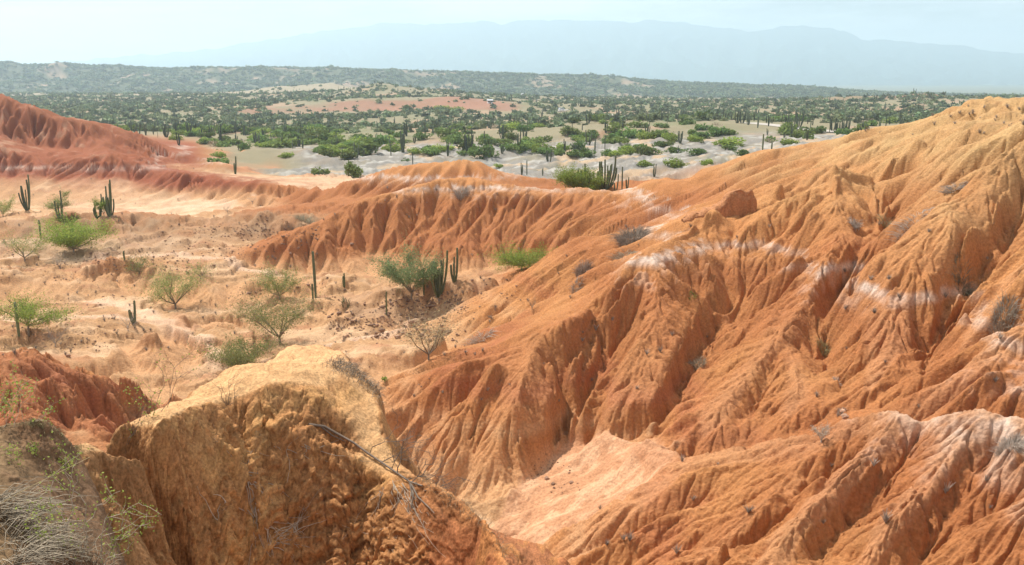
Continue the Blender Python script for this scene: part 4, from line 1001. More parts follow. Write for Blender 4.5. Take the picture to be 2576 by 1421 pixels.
put_tree('small bright green bush at the foot of the giant skyline cactus', 1498, 484, 40, 26, m_leafb, seed=26, twigs=90, dens=45, leaf=0.174, ymin=122, cat='shrub', name='bush')

# agave like rosettes and dry tufts on the slopes
def tuft(name, label, base, w, h, n, mat, seed, cat='grass tuft', width=.012, group=None, col=None, lean=(0, 0), ell=(1, 1)):
    rg = np.random.default_rng(seed); mb = MB()
    for k in range(n):
        a = rg.uniform(0, 2 * pi); r = w * .5 * math.sqrt(rg.random()); x0, y0 = cos(a) * r * .7 * ell[0], sin(a) * r * .7 * ell[1]
        d = Vector((cos(a) * rg.uniform(.2, 1) + lean[0] + rg.normal() * .3, sin(a) * rg.uniform(.2, 1) + lean[1] + rg.normal() * .3, 0)) * w * .35
        hh = h * rg.uniform(.4, 1)
        gz = ground_z(base[0] + x0, base[1] + y0) - base[2]
        p0 = Vector((x0, y0, gz - .03)); p1 = p0 + d * .45 + Vector((0, 0, hh * .75)); p2 = p0 + d + Vector((0, 0, hh * rg.uniform(.6, 1)))
        mb.tube([p0, p1, p2], [width, width * .8, width * .3], 3, cap=False, col=(np.array(col) if col else np.ones(3)) * rg.uniform(.7, 1.3))
    o = mb.build(name, mat); o.location = base
    return tag(o, label, cat, group)
def put_tuft(label, u, v, w, h, n, mat=None, seed=1, ymin=30, **k):
    p = here(u, v, ymin); return tuft('dry_tuft', label, p, px2m(w, p[1]), px2m(h, p[1]), n, mat or m_grey, seed, **k)
put_tuft('round grey tuft high on the back ridge below its pale peak', 1160, 495, 42, 20, 238, seed=41, ymin=110, width=.02)
put_tuft('large grey brown brush patch in the hollow left of the rock wall', 1590, 605, 90, 26, 748, seed=42, ymin=60, width=.016, col=(.8, .75, .7))
put_tuft('pale straw streak on the spur just below the large brush patch', 1570, 645, 70, 12, 306, m_straw, seed=43, ymin=60, width=.012, col=(.85, .85, .85))
put_tuft('grey shrub patch on the flutes left of the white topped spur', 1465, 690, 44, 34, 374, seed=44, ymin=60, width=.014, col=(.85, .75, .7))
put_tuft('thin grey tuft lower on the same flutes as the grey shrub patch', 1450, 725, 36, 14, 136, seed=45, ymin=60, width=.012)
put_tuft('straw patch on the gully shoulder in the middle of the right slope', 1748, 915, 62, 16, 374, m_straw, seed=46, ymin=45, width=.010, col=(.75, .7, .65))
put_tuft('grey brush strip along the ledge low on the left facing slope', 1210, 850, 90, 12, 238, seed=47, ymin=50, width=.012, ell=(1, .3))
put_tuft('grey tuft in the gully right of the small triangular crests', 2150, 570, 34, 22, 170, seed=48, ymin=60, width=.014)
put_tuft('blue grey brush streak on the spur under the yellow hill top', 2300, 560, 110, 12, 306, seed=49, ymin=50, width=.012, ell=(1, .35))
put_tuft('blue grey brush streak high under the yellow hill top', 2400, 475, 70, 10, 204, seed=50, ymin=50, width=.014, ell=(1, .35))
put_tuft('dark tuft on the shoulder at the right end of the white band', 2420, 700, 60, 22, 272, seed=51, ymin=40, width=.011, col=(.7, .75, .6))
put_tuft('grey green shrub on the slope at the right edge', 2525, 795, 70, 34, 374, seed=52, ymin=36, width=.010, col=(.75, .75, .7))
put_tuft('soft grey tuft on the white crest at the right edge', 2540, 1130, 80, 32, 510, seed=53, ymin=22, width=.006)
put_tuft('straw tuft at the head of the gully below the twin spurs', 2070, 880, 40, 20, 170, m_straw, seed=54, ymin=40, width=.009, col=(.8, .8, .5))
put_tuft('grey driftwood like tangle low in the same gully', 2105, 955, 24, 14, 54, seed=55, ymin=38, width=.012, col=(1.3, 1.3, 1.3))
put_tuft('small grey tuft where the gully meets the white crest', 2115, 1040, 26, 16, 102, seed=56, ymin=36, width=.008)
put_tuft('yellow green tuft on the smooth slope above the gully shoulder', 1740, 745, 22, 10, 54, m_leafb, seed=57, ymin=50, width=.010)
put_tuft('straw coloured grass in the notch below the yellow spurs', 2225, 560, 40, 14, 136, m_straw, seed=58, ymin=60, width=.012, col=(.8, .8, .6))
put_tuft('low grey tuft under the leaning cactus stems on the valley floor', 870, 765, 26, 20, 30, m_cact, seed=59, width=.03)
put_tuft('grey scrub on the lip of the broken bank beside the red ridge foot', 765, 555, 50, 16, 170, seed=60, ymin=120, width=.02, col=(.8, .85, .7))
put_tuft('dark scrub cap on the knoll under the flared cactus', 172, 560, 60, 16, 238, m_leafo, seed=61, ymin=120, width=.02, col=(.6, .6, .5))

# ---------------------------------------------------------------- scrub country beyond
def put_bush(label, u, v, w, h, kind='green', ymin=186, group=None, rg=np.random.default_rng(77)):
    p = here(u, v, ymin)
    if p is None: return
    W = px2m(w, p[1]) * 1.3; H_ = px2m(h, p[1]) * 1.2
    src = {'green': BUSH, 'bright': BUSHB, 'dry': BUSHG}[kind]; s = src[int(rg.integers(len(src)))]
    o = link('bush', None, loc=(p[0], p[1], p[2] - .22 * H_), rz=rg.uniform(0, 6.28)); o.scale = (W * .93, W * .93, H_ / .95)
    link('crown', s[0], o); link('trunk', s[1], o)
    return tag(o, label, 'bush', group)
BIG = [('widest dark green bush mass at the near edge of the scrub, left of centre', 923, 390, 84, 60, 'green'),
 ('rounded yellow green bush left of the widest dark bush mass', 835, 390, 64, 42, 'bright'),
 ('lower olive bush squeezed before the widest dark bush mass', 876, 398, 44, 31, 'green'),
 ('bright bush right of the widest dark bush mass', 985, 380, 48, 35, 'bright'),
 ('first green bush of the row along the grey basin, left of the slim cactus', 1085, 390, 44, 32, 'green'),
 ('yellow green bush behind the slim cactus at the grey basin edge', 1110, 380, 50, 30, 'bright'),
 ('tall green bush right of the dark cactus stand at the grey basin edge', 1216, 397, 58, 52, 'green'),
 ('flat topped green bush behind the tall basin edge bush', 1225, 366, 44, 30, 'green'),
 ('round bush before the red cut bank in the middle of the scrub', 1312, 378, 42, 36, 'green'),
 ('bright bush just right of the round bush by the cut bank', 1336, 372, 36, 30, 'bright'),
 ('large bright bush above the pale sandy mound in the grey basin', 1365, 382, 52, 36, 'bright'),
 ('bright bush right of a dark cactus above the pale sandy mound', 1415, 376, 32, 28, 'bright'),
 ('broad green bush on the terrace left of the red terrace edge', 1430, 340, 52, 36, 'green'),
 ('dark green bush leaning on the pale mound behind the giant cactus', 1475, 394, 38, 28, 'green'),
 ('green bush clinging to the red terrace edge', 1540, 351, 38, 26, 'green'),
 ('small round bright bush behind the giant skyline cactus', 1548, 391, 32, 23, 'bright'),
 ('dark green bush on the right side of the grey basin', 1617, 388, 38, 36, 'green'),
 ('bright bush low in the grey basin right of the giant cactus', 1622, 419, 36, 30, 'bright'),
 ('wide bright bush by the right end of the grey basin', 1700, 420, 50, 38, 'bright'),
 ('olive bush behind the wide bright bush at the basin end', 1698, 384, 36, 24, 'green'),
 ('first of two round bushes below the terrace edge right of centre', 1647, 347, 30, 31, 'green'),
 ('second of two round bushes below the terrace edge right of centre', 1686, 351, 33, 29, 'bright'),
 ('small bush under the terrace edge, right of the two round bushes', 1739, 338, 28, 21, 'green'),
 ('dark bush with yellow top before the bend of the pale road', 1802, 341, 43, 35, 'green'),
 ('wide pale green umbrella bush below the pale road', 1831, 364, 60, 34, 'bright'),
 ('deep green bush touching the ridge skyline under the umbrella bush', 1864, 390, 28, 24, 'green'),
 ('bright bush below the middle of the pale road', 1983, 363, 36, 26, 'bright'),
 ('bright bush on the ridge skyline at the right end of the basin', 1778, 413, 30, 24, 'bright'),
 ('hazy olive bush below the pale road left of the tall cacti', 1941, 359, 38, 26, 'dry'),
 ('lone dark bush with cactus stems on the near side of the grey basin, left', 884, 444, 46, 58, 'green'),
 ('grey green bush alone on the face of the red bank', 1026, 277, 26, 24, 'green'),
 ('left one of the light green bushes before the red bank', 1106, 275, 36, 18, 'bright'),
 ('right one of the light green bushes before the red bank', 1142, 280, 38, 20, 'bright'),
 ('lone lime bush in the middle of the grey basin behind the red crest', 1255, 420, 20, 15, 'bright'),
 ('round yellow green bush before the small tan scarp, left of the basin', 720, 396, 28, 24, 'bright'),
 ('dark green bush right of the leftmost basin cacti', 612, 377, 32, 28, 'green'),
 ('olive bush on the tan flat left of the basin', 550, 395, 34, 24, 'bright')]
for b in BIG: put_bush(*b)
CB = [('slim cactus column left at the grey basin edge', 1126, 393, 44, 2), ('dark cactus stand right of the slim column at the basin edge', 1178, 384, 46, 5),
 ('tall dark cactus column right of the widest dark bush', 1013, 384, 62, 4), ('single cactus with a tuft on top behind the small red crest', 1038, 416, 36, 1), ('small cactus group on the grey basin by the ridge skyline', 1312, 440, 34, 3), ('slim cactus beside the small group on the grey basin', 1325, 440, 40, 1), ('low cactus right of the small basin group', 1365, 442, 22, 3),
 ('dark cactus clump standing on the right side of the basin', 1645, 445, 34, 4),
 ('great umbrella shaped cactus rising beside the pale road', 2008, 322, 44, 5), ('cactus clump just left of the umbrella cactus by the road', 1978, 312, 32, 4), ('smaller cactus left of the road side cactus clump', 1966, 308, 24, 2), ('small cactus right of the umbrella cactus', 2031, 312, 24, 3),
 ('dark cactus where the pale road first shows', 1905, 322, 34, 3), ('cactus clump behind the start of the pale road', 1896, 304, 26, 3), ('cactus near the start of the road, second from left', 1927, 310, 22, 2), ('cactus clump where the road meets the ridge', 2094, 330, 34, 5), ('slim dark cactus right of where the road meets the ridge', 2134, 314, 26, 1),
 ('red brown cactus trunk below the middle of the road', 2003, 345, 30, 1), ('cactus column below the road, right of the red brown trunk', 2029, 352, 34, 2),
 ('dark cactus stand at the top right of the basin edge', 1710, 360, 30, 5), ('cactus group on the tan flat left of the basin', 450, 365, 34, 4), ('cactus stems before the pines on the left flat', 555, 358, 50, 3)]
rgc = np.random.default_rng(12)
for lab, u, v, h, k in CB:
    p = here(u, v, 186); s = px2m(h, p[1])
    me = CACT[{1: 0, 2: 1, 3: 1, 4: 2, 5: 4}[k]]
    o = link('cactus', me, None, (p[0], p[1], p[2]), rgc.uniform(0, 6.28), (s * .9 + 1, s * .9 + 1, s)); tag(o, lab, 'cactus')

rb_ = np.random.default_rng(205)
for k in range(115):
    u = rb_.uniform(760, 1860); v = rb_.uniform(296, 394) if k % 3 else rb_.uniform(335, 392)
    if k >= 70: u = rb_.uniform(440, 860); v = rb_.uniform(325, 372)
    if u < 1300 and v > 388: continue
    p = here(u, v, 225)
    if p is None or p[1] < 240 or p[1] > 520: continue
    w = rb_.uniform(26, 50) * (300 / p[1]) ** .5
    sd_ = 'left' if u < 1150 else ('middle' if u < 1500 else 'right')
    kd = ['green', 'bright', 'green'][k % 3]; nm_ = 'yellow green' if kd == 'bright' else 'dark green'
    put_bush('%s dome shaped bush in the scrub belt behind the grey basin, %s part' % (nm_, sd_), u, v, w, w * rb_.uniform(.55, .8), kd, 225, '%s bushes in the %s part of the scrub belt' % (nm_, sd_))

def dens_bush(u, v, y, x):
    """how thickly the scrub stands, from the place on the plain"""
    d = .35 + 1.1 * sstep(np.array(fbm(np.array([x / 70.]), np.array([y / 90.]), 400, 3)), -.15, .25)[0]
    if -.62 < x / y < -.20 and y > 270: d = 1.7
    if y < 262 and x / y > -.3: d *= .10
    if 262 <= y < 300: d *= .8
    if 690 < y < 830 and -.25 < x / y < .02: d *= .12
    return d
FAR_NAMES = [(260, 340, 'nearer scrub flat beyond the grey basin'), (340, 460, 'scrub terrace behind the basin'), (460, 9999, 'scrub plain before the red bank')]
side = lambda x, y: 'on the left' if x / y < -.18 else ('on the right' if x / y > .14 else 'in the middle')
def scatter(count, y0, y1, rg, amax=.66):
    out = []
    while len(out) < count:
        y = math.sqrt(rg.uniform(y0 * y0, y1 * y1)); a = rg.uniform(-amax, amax); x = a * y
        if rg.random() * 1.8 > dens_bush(0, 0, y, x): continue
        if x / y < -.34 and y < 330: continue
        z = ground_z(x, y)
        if y < 330 and x / y > .23 and y < 250: continue
        if y < 270 and z > 4.5: continue
        if x / y > .2 and 330 < y < 420 and rg.random() < .45: continue
        out.append((x, y, z))
    return out
rs = np.random.default_rng(99)
nb = 0
for x, y, z in scatter(190, 205, 430, rs):
    g = [g for a, b, g in FAR_NAMES if a <= max(y, 260) < b][0]; dry = rs.random() < .22
    s = rs.uniform(2.4, 6) * (1.5 if y > 290 else 1) * (1 if not dry else .7)
    me = (SMALLG if dry else SMALL)[int(rs.integers(2 if dry else 5))]
    o = link('dry_bush' if dry else 'scrub_bush', me, None, (x, y, z - .17 * s), rs.uniform(0, 6.28), (s, s, s * rs.uniform(.7, 1.15)))
    w_ = 'leafless grey bush' if dry else 'green thorn bush'
    tag(o, '%s %s of the %s' % (w_, side(x, y), g), 'bush', '%ses %s of the %s' % (w_, side(x, y), g)); nb += 1
for x, y, z in scatter(225, 235, 480, rs):
    g = [g for a, b, g in FAR_NAMES if a <= max(y, 260) < b][0]
    s = rs.uniform(2.2, 6.0)
    o = link('cactus', CACT[int(rs.choice([0, 1, 1, 2, 3, 4]))], None, (x, y, z), rs.uniform(0, 6.28), (s, s, s))
    tag(o, 'dark columnar cactus %s of the %s' % (side(x, y), g), 'cactus', 'cacti %s of the %s' % (side(x, y), g))

def weed_mesh(rg):
    mb = MB()
    for k in range(26):
        a = rg.uniform(0, 6.28); d = Vector((cos(a), sin(a), 0)) * rg.uniform(.1, .5); h = rg.uniform(.3, 1)
        mb.tube([(0, 0, -.05), tuple(d * .5 + Vector((0, 0, h * .6))), tuple(d + Vector((0, 0, h)))], [.03, .02, .01], 3, cap=False, col=np.full(3, rg.uniform(.6, 1.2)))
    return mb.mesh('weed', m_grey)
WEED = [weed_mesh(np.random.default_rng(k)) for k in range(3)]
# the rest of the scrub: instanced on points, one object per kind
def field(name, pts, scl, meshes, label):
    me = bpy.data.meshes.new(name); me.vertices.add(len(pts)); me.vertices.foreach_set('co', np.asarray(pts, np.float32).ravel())
    a = me.attributes.new('size', 'FLOAT_VECTOR', 'POINT'); a.data.foreach_set('vector', np.asarray(scl, np.float32).ravel())
    r = me.attributes.new('turn', 'FLOAT', 'POINT'); r.data.foreach_set('value', np.random.default_rng(3).uniform(0, 6.28, len(pts)).astype(np.float32))
    o = link(name, me)
    col = bpy.data.collections.new(name + '_models')
    for m_ in meshes:
        q = bpy.data.objects.new(m_.name, m_); col.objects.link(q)
    ng = bpy.data.node_groups.new(name, 'GeometryNodeTree')
    ng.interface.new_socket('Geometry', in_out='INPUT', socket_type='NodeSocketGeometry'); ng.interface.new_socket('Geometry', in_out='OUTPUT', socket_type='NodeSocketGeometry')
    gi = ng.nodes.new('NodeGroupInput'); go = ng.nodes.new('NodeGroupOutput')
    ci = ng.nodes.new('GeometryNodeCollectionInfo'); ci.inputs['Collection'].default_value = col; ci.inputs['Separate Children'].default_value = True; ci.inputs['Reset Children'].default_value = True
    ip = ng.nodes.new('GeometryNodeInstanceOnPoints'); ip.inputs['Pick Instance'].default_value = True
    na1 = ng.nodes.new('GeometryNodeInputNamedAttribute'); na1.data_type = 'FLOAT_VECTOR'; na1.inputs['Name'].default_value = 'size'
    na2 = ng.nodes.new('GeometryNodeInputNamedAttribute'); na2.data_type = 'FLOAT'; na2.inputs['Name'].default_value = 'turn'
    cx = ng.nodes.new('ShaderNodeCombineXYZ')
    ng.links.new(gi.outputs[0], ip.inputs['Points']); ng.links.new(ci.outputs[0], ip.inputs['Instance'])
    ng.links.new(na1.outputs['Attribute'], ip.inputs['Scale']); ng.links.new(na2.outputs['Attribute'], cx.inputs['Z']); ng.links.new(cx.outputs[0], ip.inputs['Rotation'])
    ng.links.new(ip.outputs[0], go.inputs[0])
    md = o.modifiers.new('field', 'NODES'); md.node_group = ng
    o['kind'] = 'stuff'; o['label'] = label
    return o
rg1 = np.random.default_rng(8)
LOW = [bush_mb(rg1, 60, .26, 1, .8, 4).mesh('bush', m_leaff, False) for k in range(3)]
LOWC = [cactus_clump(rg1, s, 4, w).mesh('cactus', m_cactf) for s, w in ((3, .12), (6, .2))]
def many(n, y0, y1, dfun, rg, amax=.68, p=1.0):
    Y = (y0 ** p + rg.random(n * 4) * (y1 ** p - y0 ** p)) ** (1 / p); A = rg.uniform(-amax, amax, n * 4)
    X = A * Y
    keep = rg.random(n * 4) < dfun(X, Y, A)
    X, Y, A = X[keep][:n], Y[keep][:n], A[keep][:n]
    ci = np.interp(A, acols, np.arange(len(acols)))
    i = np.rint(ci).astype(int); Zp = np.empty(len(X))
    for c in np.unique(i):
        s = i == c; Zp[s] = np.interp(Y[s], GY[:, c], GZ[:, c])
    return X, Y, Zp
def dplain(X, Y, A):
    d = .42 + .8 * sstep(fbm(X / 80, Y / 100, 400, 3), -.15, .25)
    d = np.where((A < -.16 + .05 * np.sin(Y / 90)) & (Y > 300) & (Y < 1150), 1.0, d)
    d = np.where((Y > 690) & (Y < 835) & (A > -.27) & (A < .02), .22, d)
    d = np.where((Y > 1180) & (Y < 1800), .10 + .5 * (A < -.33), d)
    d = np.where((Y > 1800), .9, d)
    return d
X, Y_, Zp = many(15000, 400, 1900, dplain, rg1, p=1.5)
s = rg1.uniform(2.6, 8, len(X)); field('scrub', np.stack([X, Y_, Zp - .2 * s], 1), np.stack([s, s, s * rg1.uniform(.6, 1.0, len(X))], 1), LOW, 'green thorn scrub covering the plain')
X, Y_, Zp = many(500, 300, 1200, dplain, rg1, p=1.5)
s = rg1.uniform(3, 6.5, len(X)); field('cactus_scrub', np.stack([X, Y_, Zp - .1], 1), np.stack([s * 1.2, s * 1.2, s], 1), LOWC, 'distant columnar cacti among the scrub')
def dmesa(X, Y, A):
    return np.clip(.25 + 1.2 * sstep(np.clip(.62 + 1.6 * fbm(X / 160, Y / 160, 82, 4), 0, 1), .25, .5), 0, 1)
X, Y_, Zp = many(15000, 1950, 2700, dmesa, rg1, p=1)
s = rg1.uniform(7, 13, len(X)); field('woodland', np.stack([X, Y_, Zp - 1.5], 1), np.stack([s * 1.3, s * 1.3, s * rg1.uniform(.6, 1.0, len(X))], 1), LOW, 'dark dry woodland covering the flat topped hills')

WP, WS = [], []
rw = np.random.default_rng(44)
for (u0, u1, v0, v1, n) in ((0, 800, 560, 900, 150), (800, 1250, 700, 900, 60), (1000, 2575, 560, 1050, 60), (560, 1300, 470, 560, 30), (0, 560, 420, 560, 30), (1400, 2500, 1150, 1400, 16), (2100, 2575, 265, 340, 40)):
    for k in range(n):
        p = spot(rw.uniform(u0, u1), rw.uniform(v0, v1), 24)
        if p is None: continue
        s = rw.uniform(.18, .55); WP.append(p); WS.append((s, s, s * rw.uniform(.6, 1)))
field('dry_weeds', WP, WS, WEED, 'small dry weeds dotted over the badlands')
# ---------------------------------------------------------------- stones
def stone_mesh(rg, n=1):
    me = bmesh.new(); bmesh.ops.create_icosphere(me, subdivisions=1, radius=.5)
    for v in me.verts: v.co *= rg.uniform(.65, 1.2); v.co.z *= .62
    m_ = bpy.data.meshes.new('stone'); me.to_mesh(m_); me.free()
    at = m_.color_attributes.new('tint', 'FLOAT_COLOR', 'POINT'); at.data.foreach_set('color', np.ones(len(m_.vertices) * 4, np.float32)); m_.materials.append(m_stone)
    return m_
rgs = np.random.default_rng(31); STONES = [stone_mesh(rgs) for _ in range(5)]
P = []; S = []
AREAS = [(0, 430, 622, 705, 520, 1), (330, 640, 640, 690, 260, 1), (430, 760, 560, 640, 420, 1.2), (640, 800, 545, 640, 160, 1.3), (0, 300, 785, 885, 360, 1), (120, 300, 740, 790, 90, 1), (600, 760, 715, 760, 70, 1), (830, 1130, 760, 850, 520, 1.6), (960, 1180, 740, 800, 240, 1.6), (760, 900, 690, 820, 120, 1), (0, 430, 560, 620, 130, 1), (860, 1060, 900, 1010, 60, .8), (1330, 1460, 1150, 1240, 90, .7), (500, 720, 840, 960, 110, .8), (1100, 1300, 690, 760, 120, 1.2)]
for u0, u1, v0, v1, n, k in AREAS:
    cx_, cy_ = rgs.uniform(u0, u1, 6), rgs.uniform(v0, v1, 6)
    for i in range(int(n * .75)):
        if rgs.random() < .55:
            j = int(rgs.integers(6)); u = cx_[j] + rgs.normal() * (u1 - u0) * .10; v = cy_[j] + rgs.normal() * (v1 - v0) * .10
        else: u, v = rgs.uniform(u0, u1), rgs.uniform(v0, v1)
        p = spot(u, v, 36)
        if p is None: continue
        s = k * .075 * math.exp(rgs.normal() * .45) * (1 + p[1] / 160)
        P.append((p[0], p[1], p[2] + s * .12)); S.append((s * rgs.uniform(.8, 1.4), s, s * rgs.uniform(.7, 1.1)))
field('pebbles', P, S, STONES, 'dark ironstone pebbles strewn over the valley floor')
RK = [(885, 615, 'dark block on the flat under the cave hollow of the bank', .5), (172, 895, 'dark stone by the left fluted mound', .35), (640, 930, 'rounded stone on the wash right of the fluted mounds', .35), (668, 925, 'second rounded stone on the wash, closer to the near mound', .35), (642, 957, 'stone lower on the wash beside the near mound', .3), (712, 838, 'pale stone behind the largest thorn tree', .3),
      (775, 718, 'dark stone at the left foot of the tallest lone cactus', .45), (748, 722, 'small dark stone left of the tallest lone cactus', .35), (1000, 850, 'large stone low on the rubble slope', .5), (1060, 845, 'flat stone on the rubble slope right', .45), (960, 832, 'stone in the middle of the rubble slope', .5), (1035, 812, 'dark stone under the dense grey green tree', .5),
      (1375, 1205, 'round boulder in the stream bed below the spurs', .26), (1438, 1215, 'boulder with a smaller one at the upper fan', .26), (1391, 1218, 'smaller boulder left in the upper fan', .2), (2125, 1050, 'light boulder stuck in the gully above the white crest', .35), (2135, 1064, 'second light boulder in the gully above the white crest', .3), (2120, 1034, 'upper light boulder of the gully above the white crest', .25)]
for u, v, lab, s in RK:
    p = spot(u, v, 36); bm = bmesh.new(); bmesh.ops.create_icosphere(bm, subdivisions=3, radius=.5)
    sd = u * .37
    for q in bm.verts:
        c = q.co.copy(); w = 1 + .5 * float(fbm(np.array([c.x * 1.7 + sd]), np.array([c.y * 1.7 + c.z * 2.3]), 500, 3)[0])
        q.co = Vector((max(-.42, min(.42, c.x * w)), c.y * w, max(-.36, min(.34, c.z * w * .85))))
    me = bpy.data.meshes.new('rock'); bm.to_mesh(me); bm.free()
    at = me.color_attributes.new('tint', 'FLOAT_COLOR', 'POINT'); at.data.foreach_set('color', np.ones(len(me.vertices) * 4, np.float32) * (1.9 if 'light' in lab or 'pale' in lab else 1.1)); me.materials.append(m_stone)
    o = link('rock', me, None, (p[0], p[1], p[2] + s * .15), u, (s * 1.3, s, s)); tag(o, lab, 'rock')

# ---------------------------------------------------------------- crumbling wall left standing on the shelf
pa, pb = place(1716, 556, 76.2), place(1902, 540, 74.6)
nx, nz = 90, 26
prof = lambda u: np.interp(u, [0, .06, .14, .22, .30, .38, .46, .54, .60, .68, .76, .84, .92, .97, 1], [.25, .5, .78, .62, .9, .80, .95, 1.25, 1.75, 1.95, 2.05, 2.0, 1.8, 1.2, .5])
VX = []; FC = []
uu_ = np.linspace(0, 1, nx)
ring = []
for k in range(nx):
    t = uu_[k]; cxp = pa[0] + (pb[0] - pa[0]) * t; cyp = pa[1] + (pb[1] - pa[1]) * t; g = ground_z(cxp, cyp); hgt = float(prof(t)) + .10 * float(vnoise(np.array([t * 22.]), np.array([3.1]), 520)[0])
    th = .55 + .35 * sin(t * 5)
    for j in range(nz):
        s = j / (nz - 1); a = pi * s
        yy_ = -cos(a); yo = math.copysign(abs(yy_) ** .45, yy_) * th * (1 - .25 * sin(a)); zo = sin(a) ** .35 * hgt
        w = .24 * float(fbm(np.array([t * 14 + yo]), np.array([zo * 1.8 + yo * 2]), 530, 4)[0])
        VX.append((cxp + w * .6, cyp + yo + w * (1 if yo > 0 else -1), g - .5 + zo * 1.0 + (.5 if s not in (0, 1) else 0) * 1.0))
VX = np.array(VX).reshape(nx, nz, 3)
CW = np.empty((nx, nz, 3), np.float32); CW[:] = (.42, .19, .085)
CW = CW * (1 + .25 * fbm(VX[..., 0] * 2, VX[..., 2] * 5, 540, 3))[..., None]
wall = surface('rock_outcrop', VX[..., 0], VX[..., 1], VX[..., 2], CW, soil, kind=None)
tag(wall, 'crumbling red earth wall standing proud on the shelf of the right slope', 'rock outcrop')

# ---------------------------------------------------------------- pale gravel road, van, farmhouse
m_road = soil_material('gravel', bump=.2, s1=1.5, s2=5, speck=.08)
def ribbon(name, pts, wid):
    ctr = [Vector(spot(u, v, ym)) for u, v, ym in pts]
    X = []
    fine = []
    for a, b in zip(ctr[:-1], ctr[1:]):
        for k in range(12): fine.append(a.lerp(b, k / 12))
    fine.append(ctr[-1])
    rows = []
    for i, p in enumerate(fine):
        d = (fine[min(i + 1, len(fine) - 1)] - fine[max(0, i - 1)]); d.z = 0; d.normalize(); n_ = Vector((-d.y, d.x, 0))
        rows.append([(p + n_ * wid * (k / 4 - .5)) for k in range(5)])
    hgt = [max(ground_z(q.x, q.y) for q in r) + .12 for r in rows]
    hgt = np.convolve(np.pad(hgt, 3, mode='edge'), np.ones(7) / 7, 'valid')
    A = np.array([[(q.x, q.y, max(h, ground_z(q.x, q.y) + .08)) for q in r] for r, h in zip(rows, hgt)])
    Cc = np.empty(A.shape, np.float32); Cc[:] = (.46, .41, .35)
    return surface(name, A[..., 0], A[..., 1], A[..., 2], Cc, m_road)
ribbon('road', [(1878, 309, 300), (1905, 311.5, 300), (1950, 316, 300), (2000, 322, 300), (2050, 327.5, 290), (2112, 333, 280)], 8.5)
ribbon('road', [(1520, 288, 420), (1550, 291, 420), (1590, 296, 400)], 9)
ribbon('road', [(1385, 281, 450), (1408, 279, 450), (1420, 276, 450)], 9)
m_white = flat_mat('white_paint', (.8, .8, .8), .4, rnd=0); m_glass = flat_mat('dark_glass', (.03, .035, .04), .1, rnd=0, spec=.6); m_rub = flat_mat('tyre_rubber', (.03, .03, .03), .8, rnd=0)
p = Vector(spot(1412, 278, 450))
van = link('van', None, loc=(p.x, p.y, p.z + .1), rz=.7)
def part_bm(name, fn, mat, parent):
    bm = bmesh.new(); fn(bm); me = bpy.data.meshes.new(name); bm.to_mesh(me); bm.free()
    at = me.color_attributes.new('tint', 'FLOAT_COLOR', 'POINT'); at.data.foreach_set('color', np.ones(len(me.vertices) * 4, np.float32)); me.materials.append(mat)
    return link(name, me, parent)
def body(bm):
    pr = [(-2.5, .5), (2.4, .5), (2.5, 1.1), (1.9, 1.3), (1.35, 2.1), (-2.35, 2.2), (-2.5, 1.9)]
    a = [bm.verts.new((x, -.95, z)) for x, z in pr]; b = [bm.verts.new((x, .95, z)) for x, z in pr]
    bm.faces.new(a); bm.faces.new(b[::-1])
    for i in range(len(pr)): bm.faces.new((a[i], a[(i + 1) % len(pr)], b[(i + 1) % len(pr)], b[i]))
    bmesh.ops.recalc_face_normals(bm, faces=bm.faces); bmesh.ops.bevel(bm, geom=bm.edges[:], offset=.08, segments=2, affect='EDGES')
part_bm('body', body, m_white, van)
for x0, x1 in ((-2.1, -.9), (-.7, .5), (.65, 1.45)):
    for s_ in (-1, 1):
        def win(bm, x0=x0, x1=x1, s_=s_):
            bmesh.ops.create_cube(bm, size=1, matrix=Matrix.Translation(((x0 + x1) / 2, s_ * .95, 1.65)) @ Matrix.Diagonal((x1 - x0, .04, .5, 1)))
        part_bm('window', win, m_glass, van)
for x in (-1.6, 1.6):
    for s_ in (-1, 1):
        def whl(bm, x=x, s_=s_):
            bmesh.ops.create_cone(bm, cap_ends=True, segments=16, radius1=.36, radius2=.36, depth=.24, matrix=Matrix.Translation((x, s_ * .86, .36)) @ Matrix.Rotation(pi / 2, 4, 'X'))
        part_bm('wheel', whl, m_rub, van)
tag(van, 'tiny white van parked on the pale road in the middle distance', 'van')
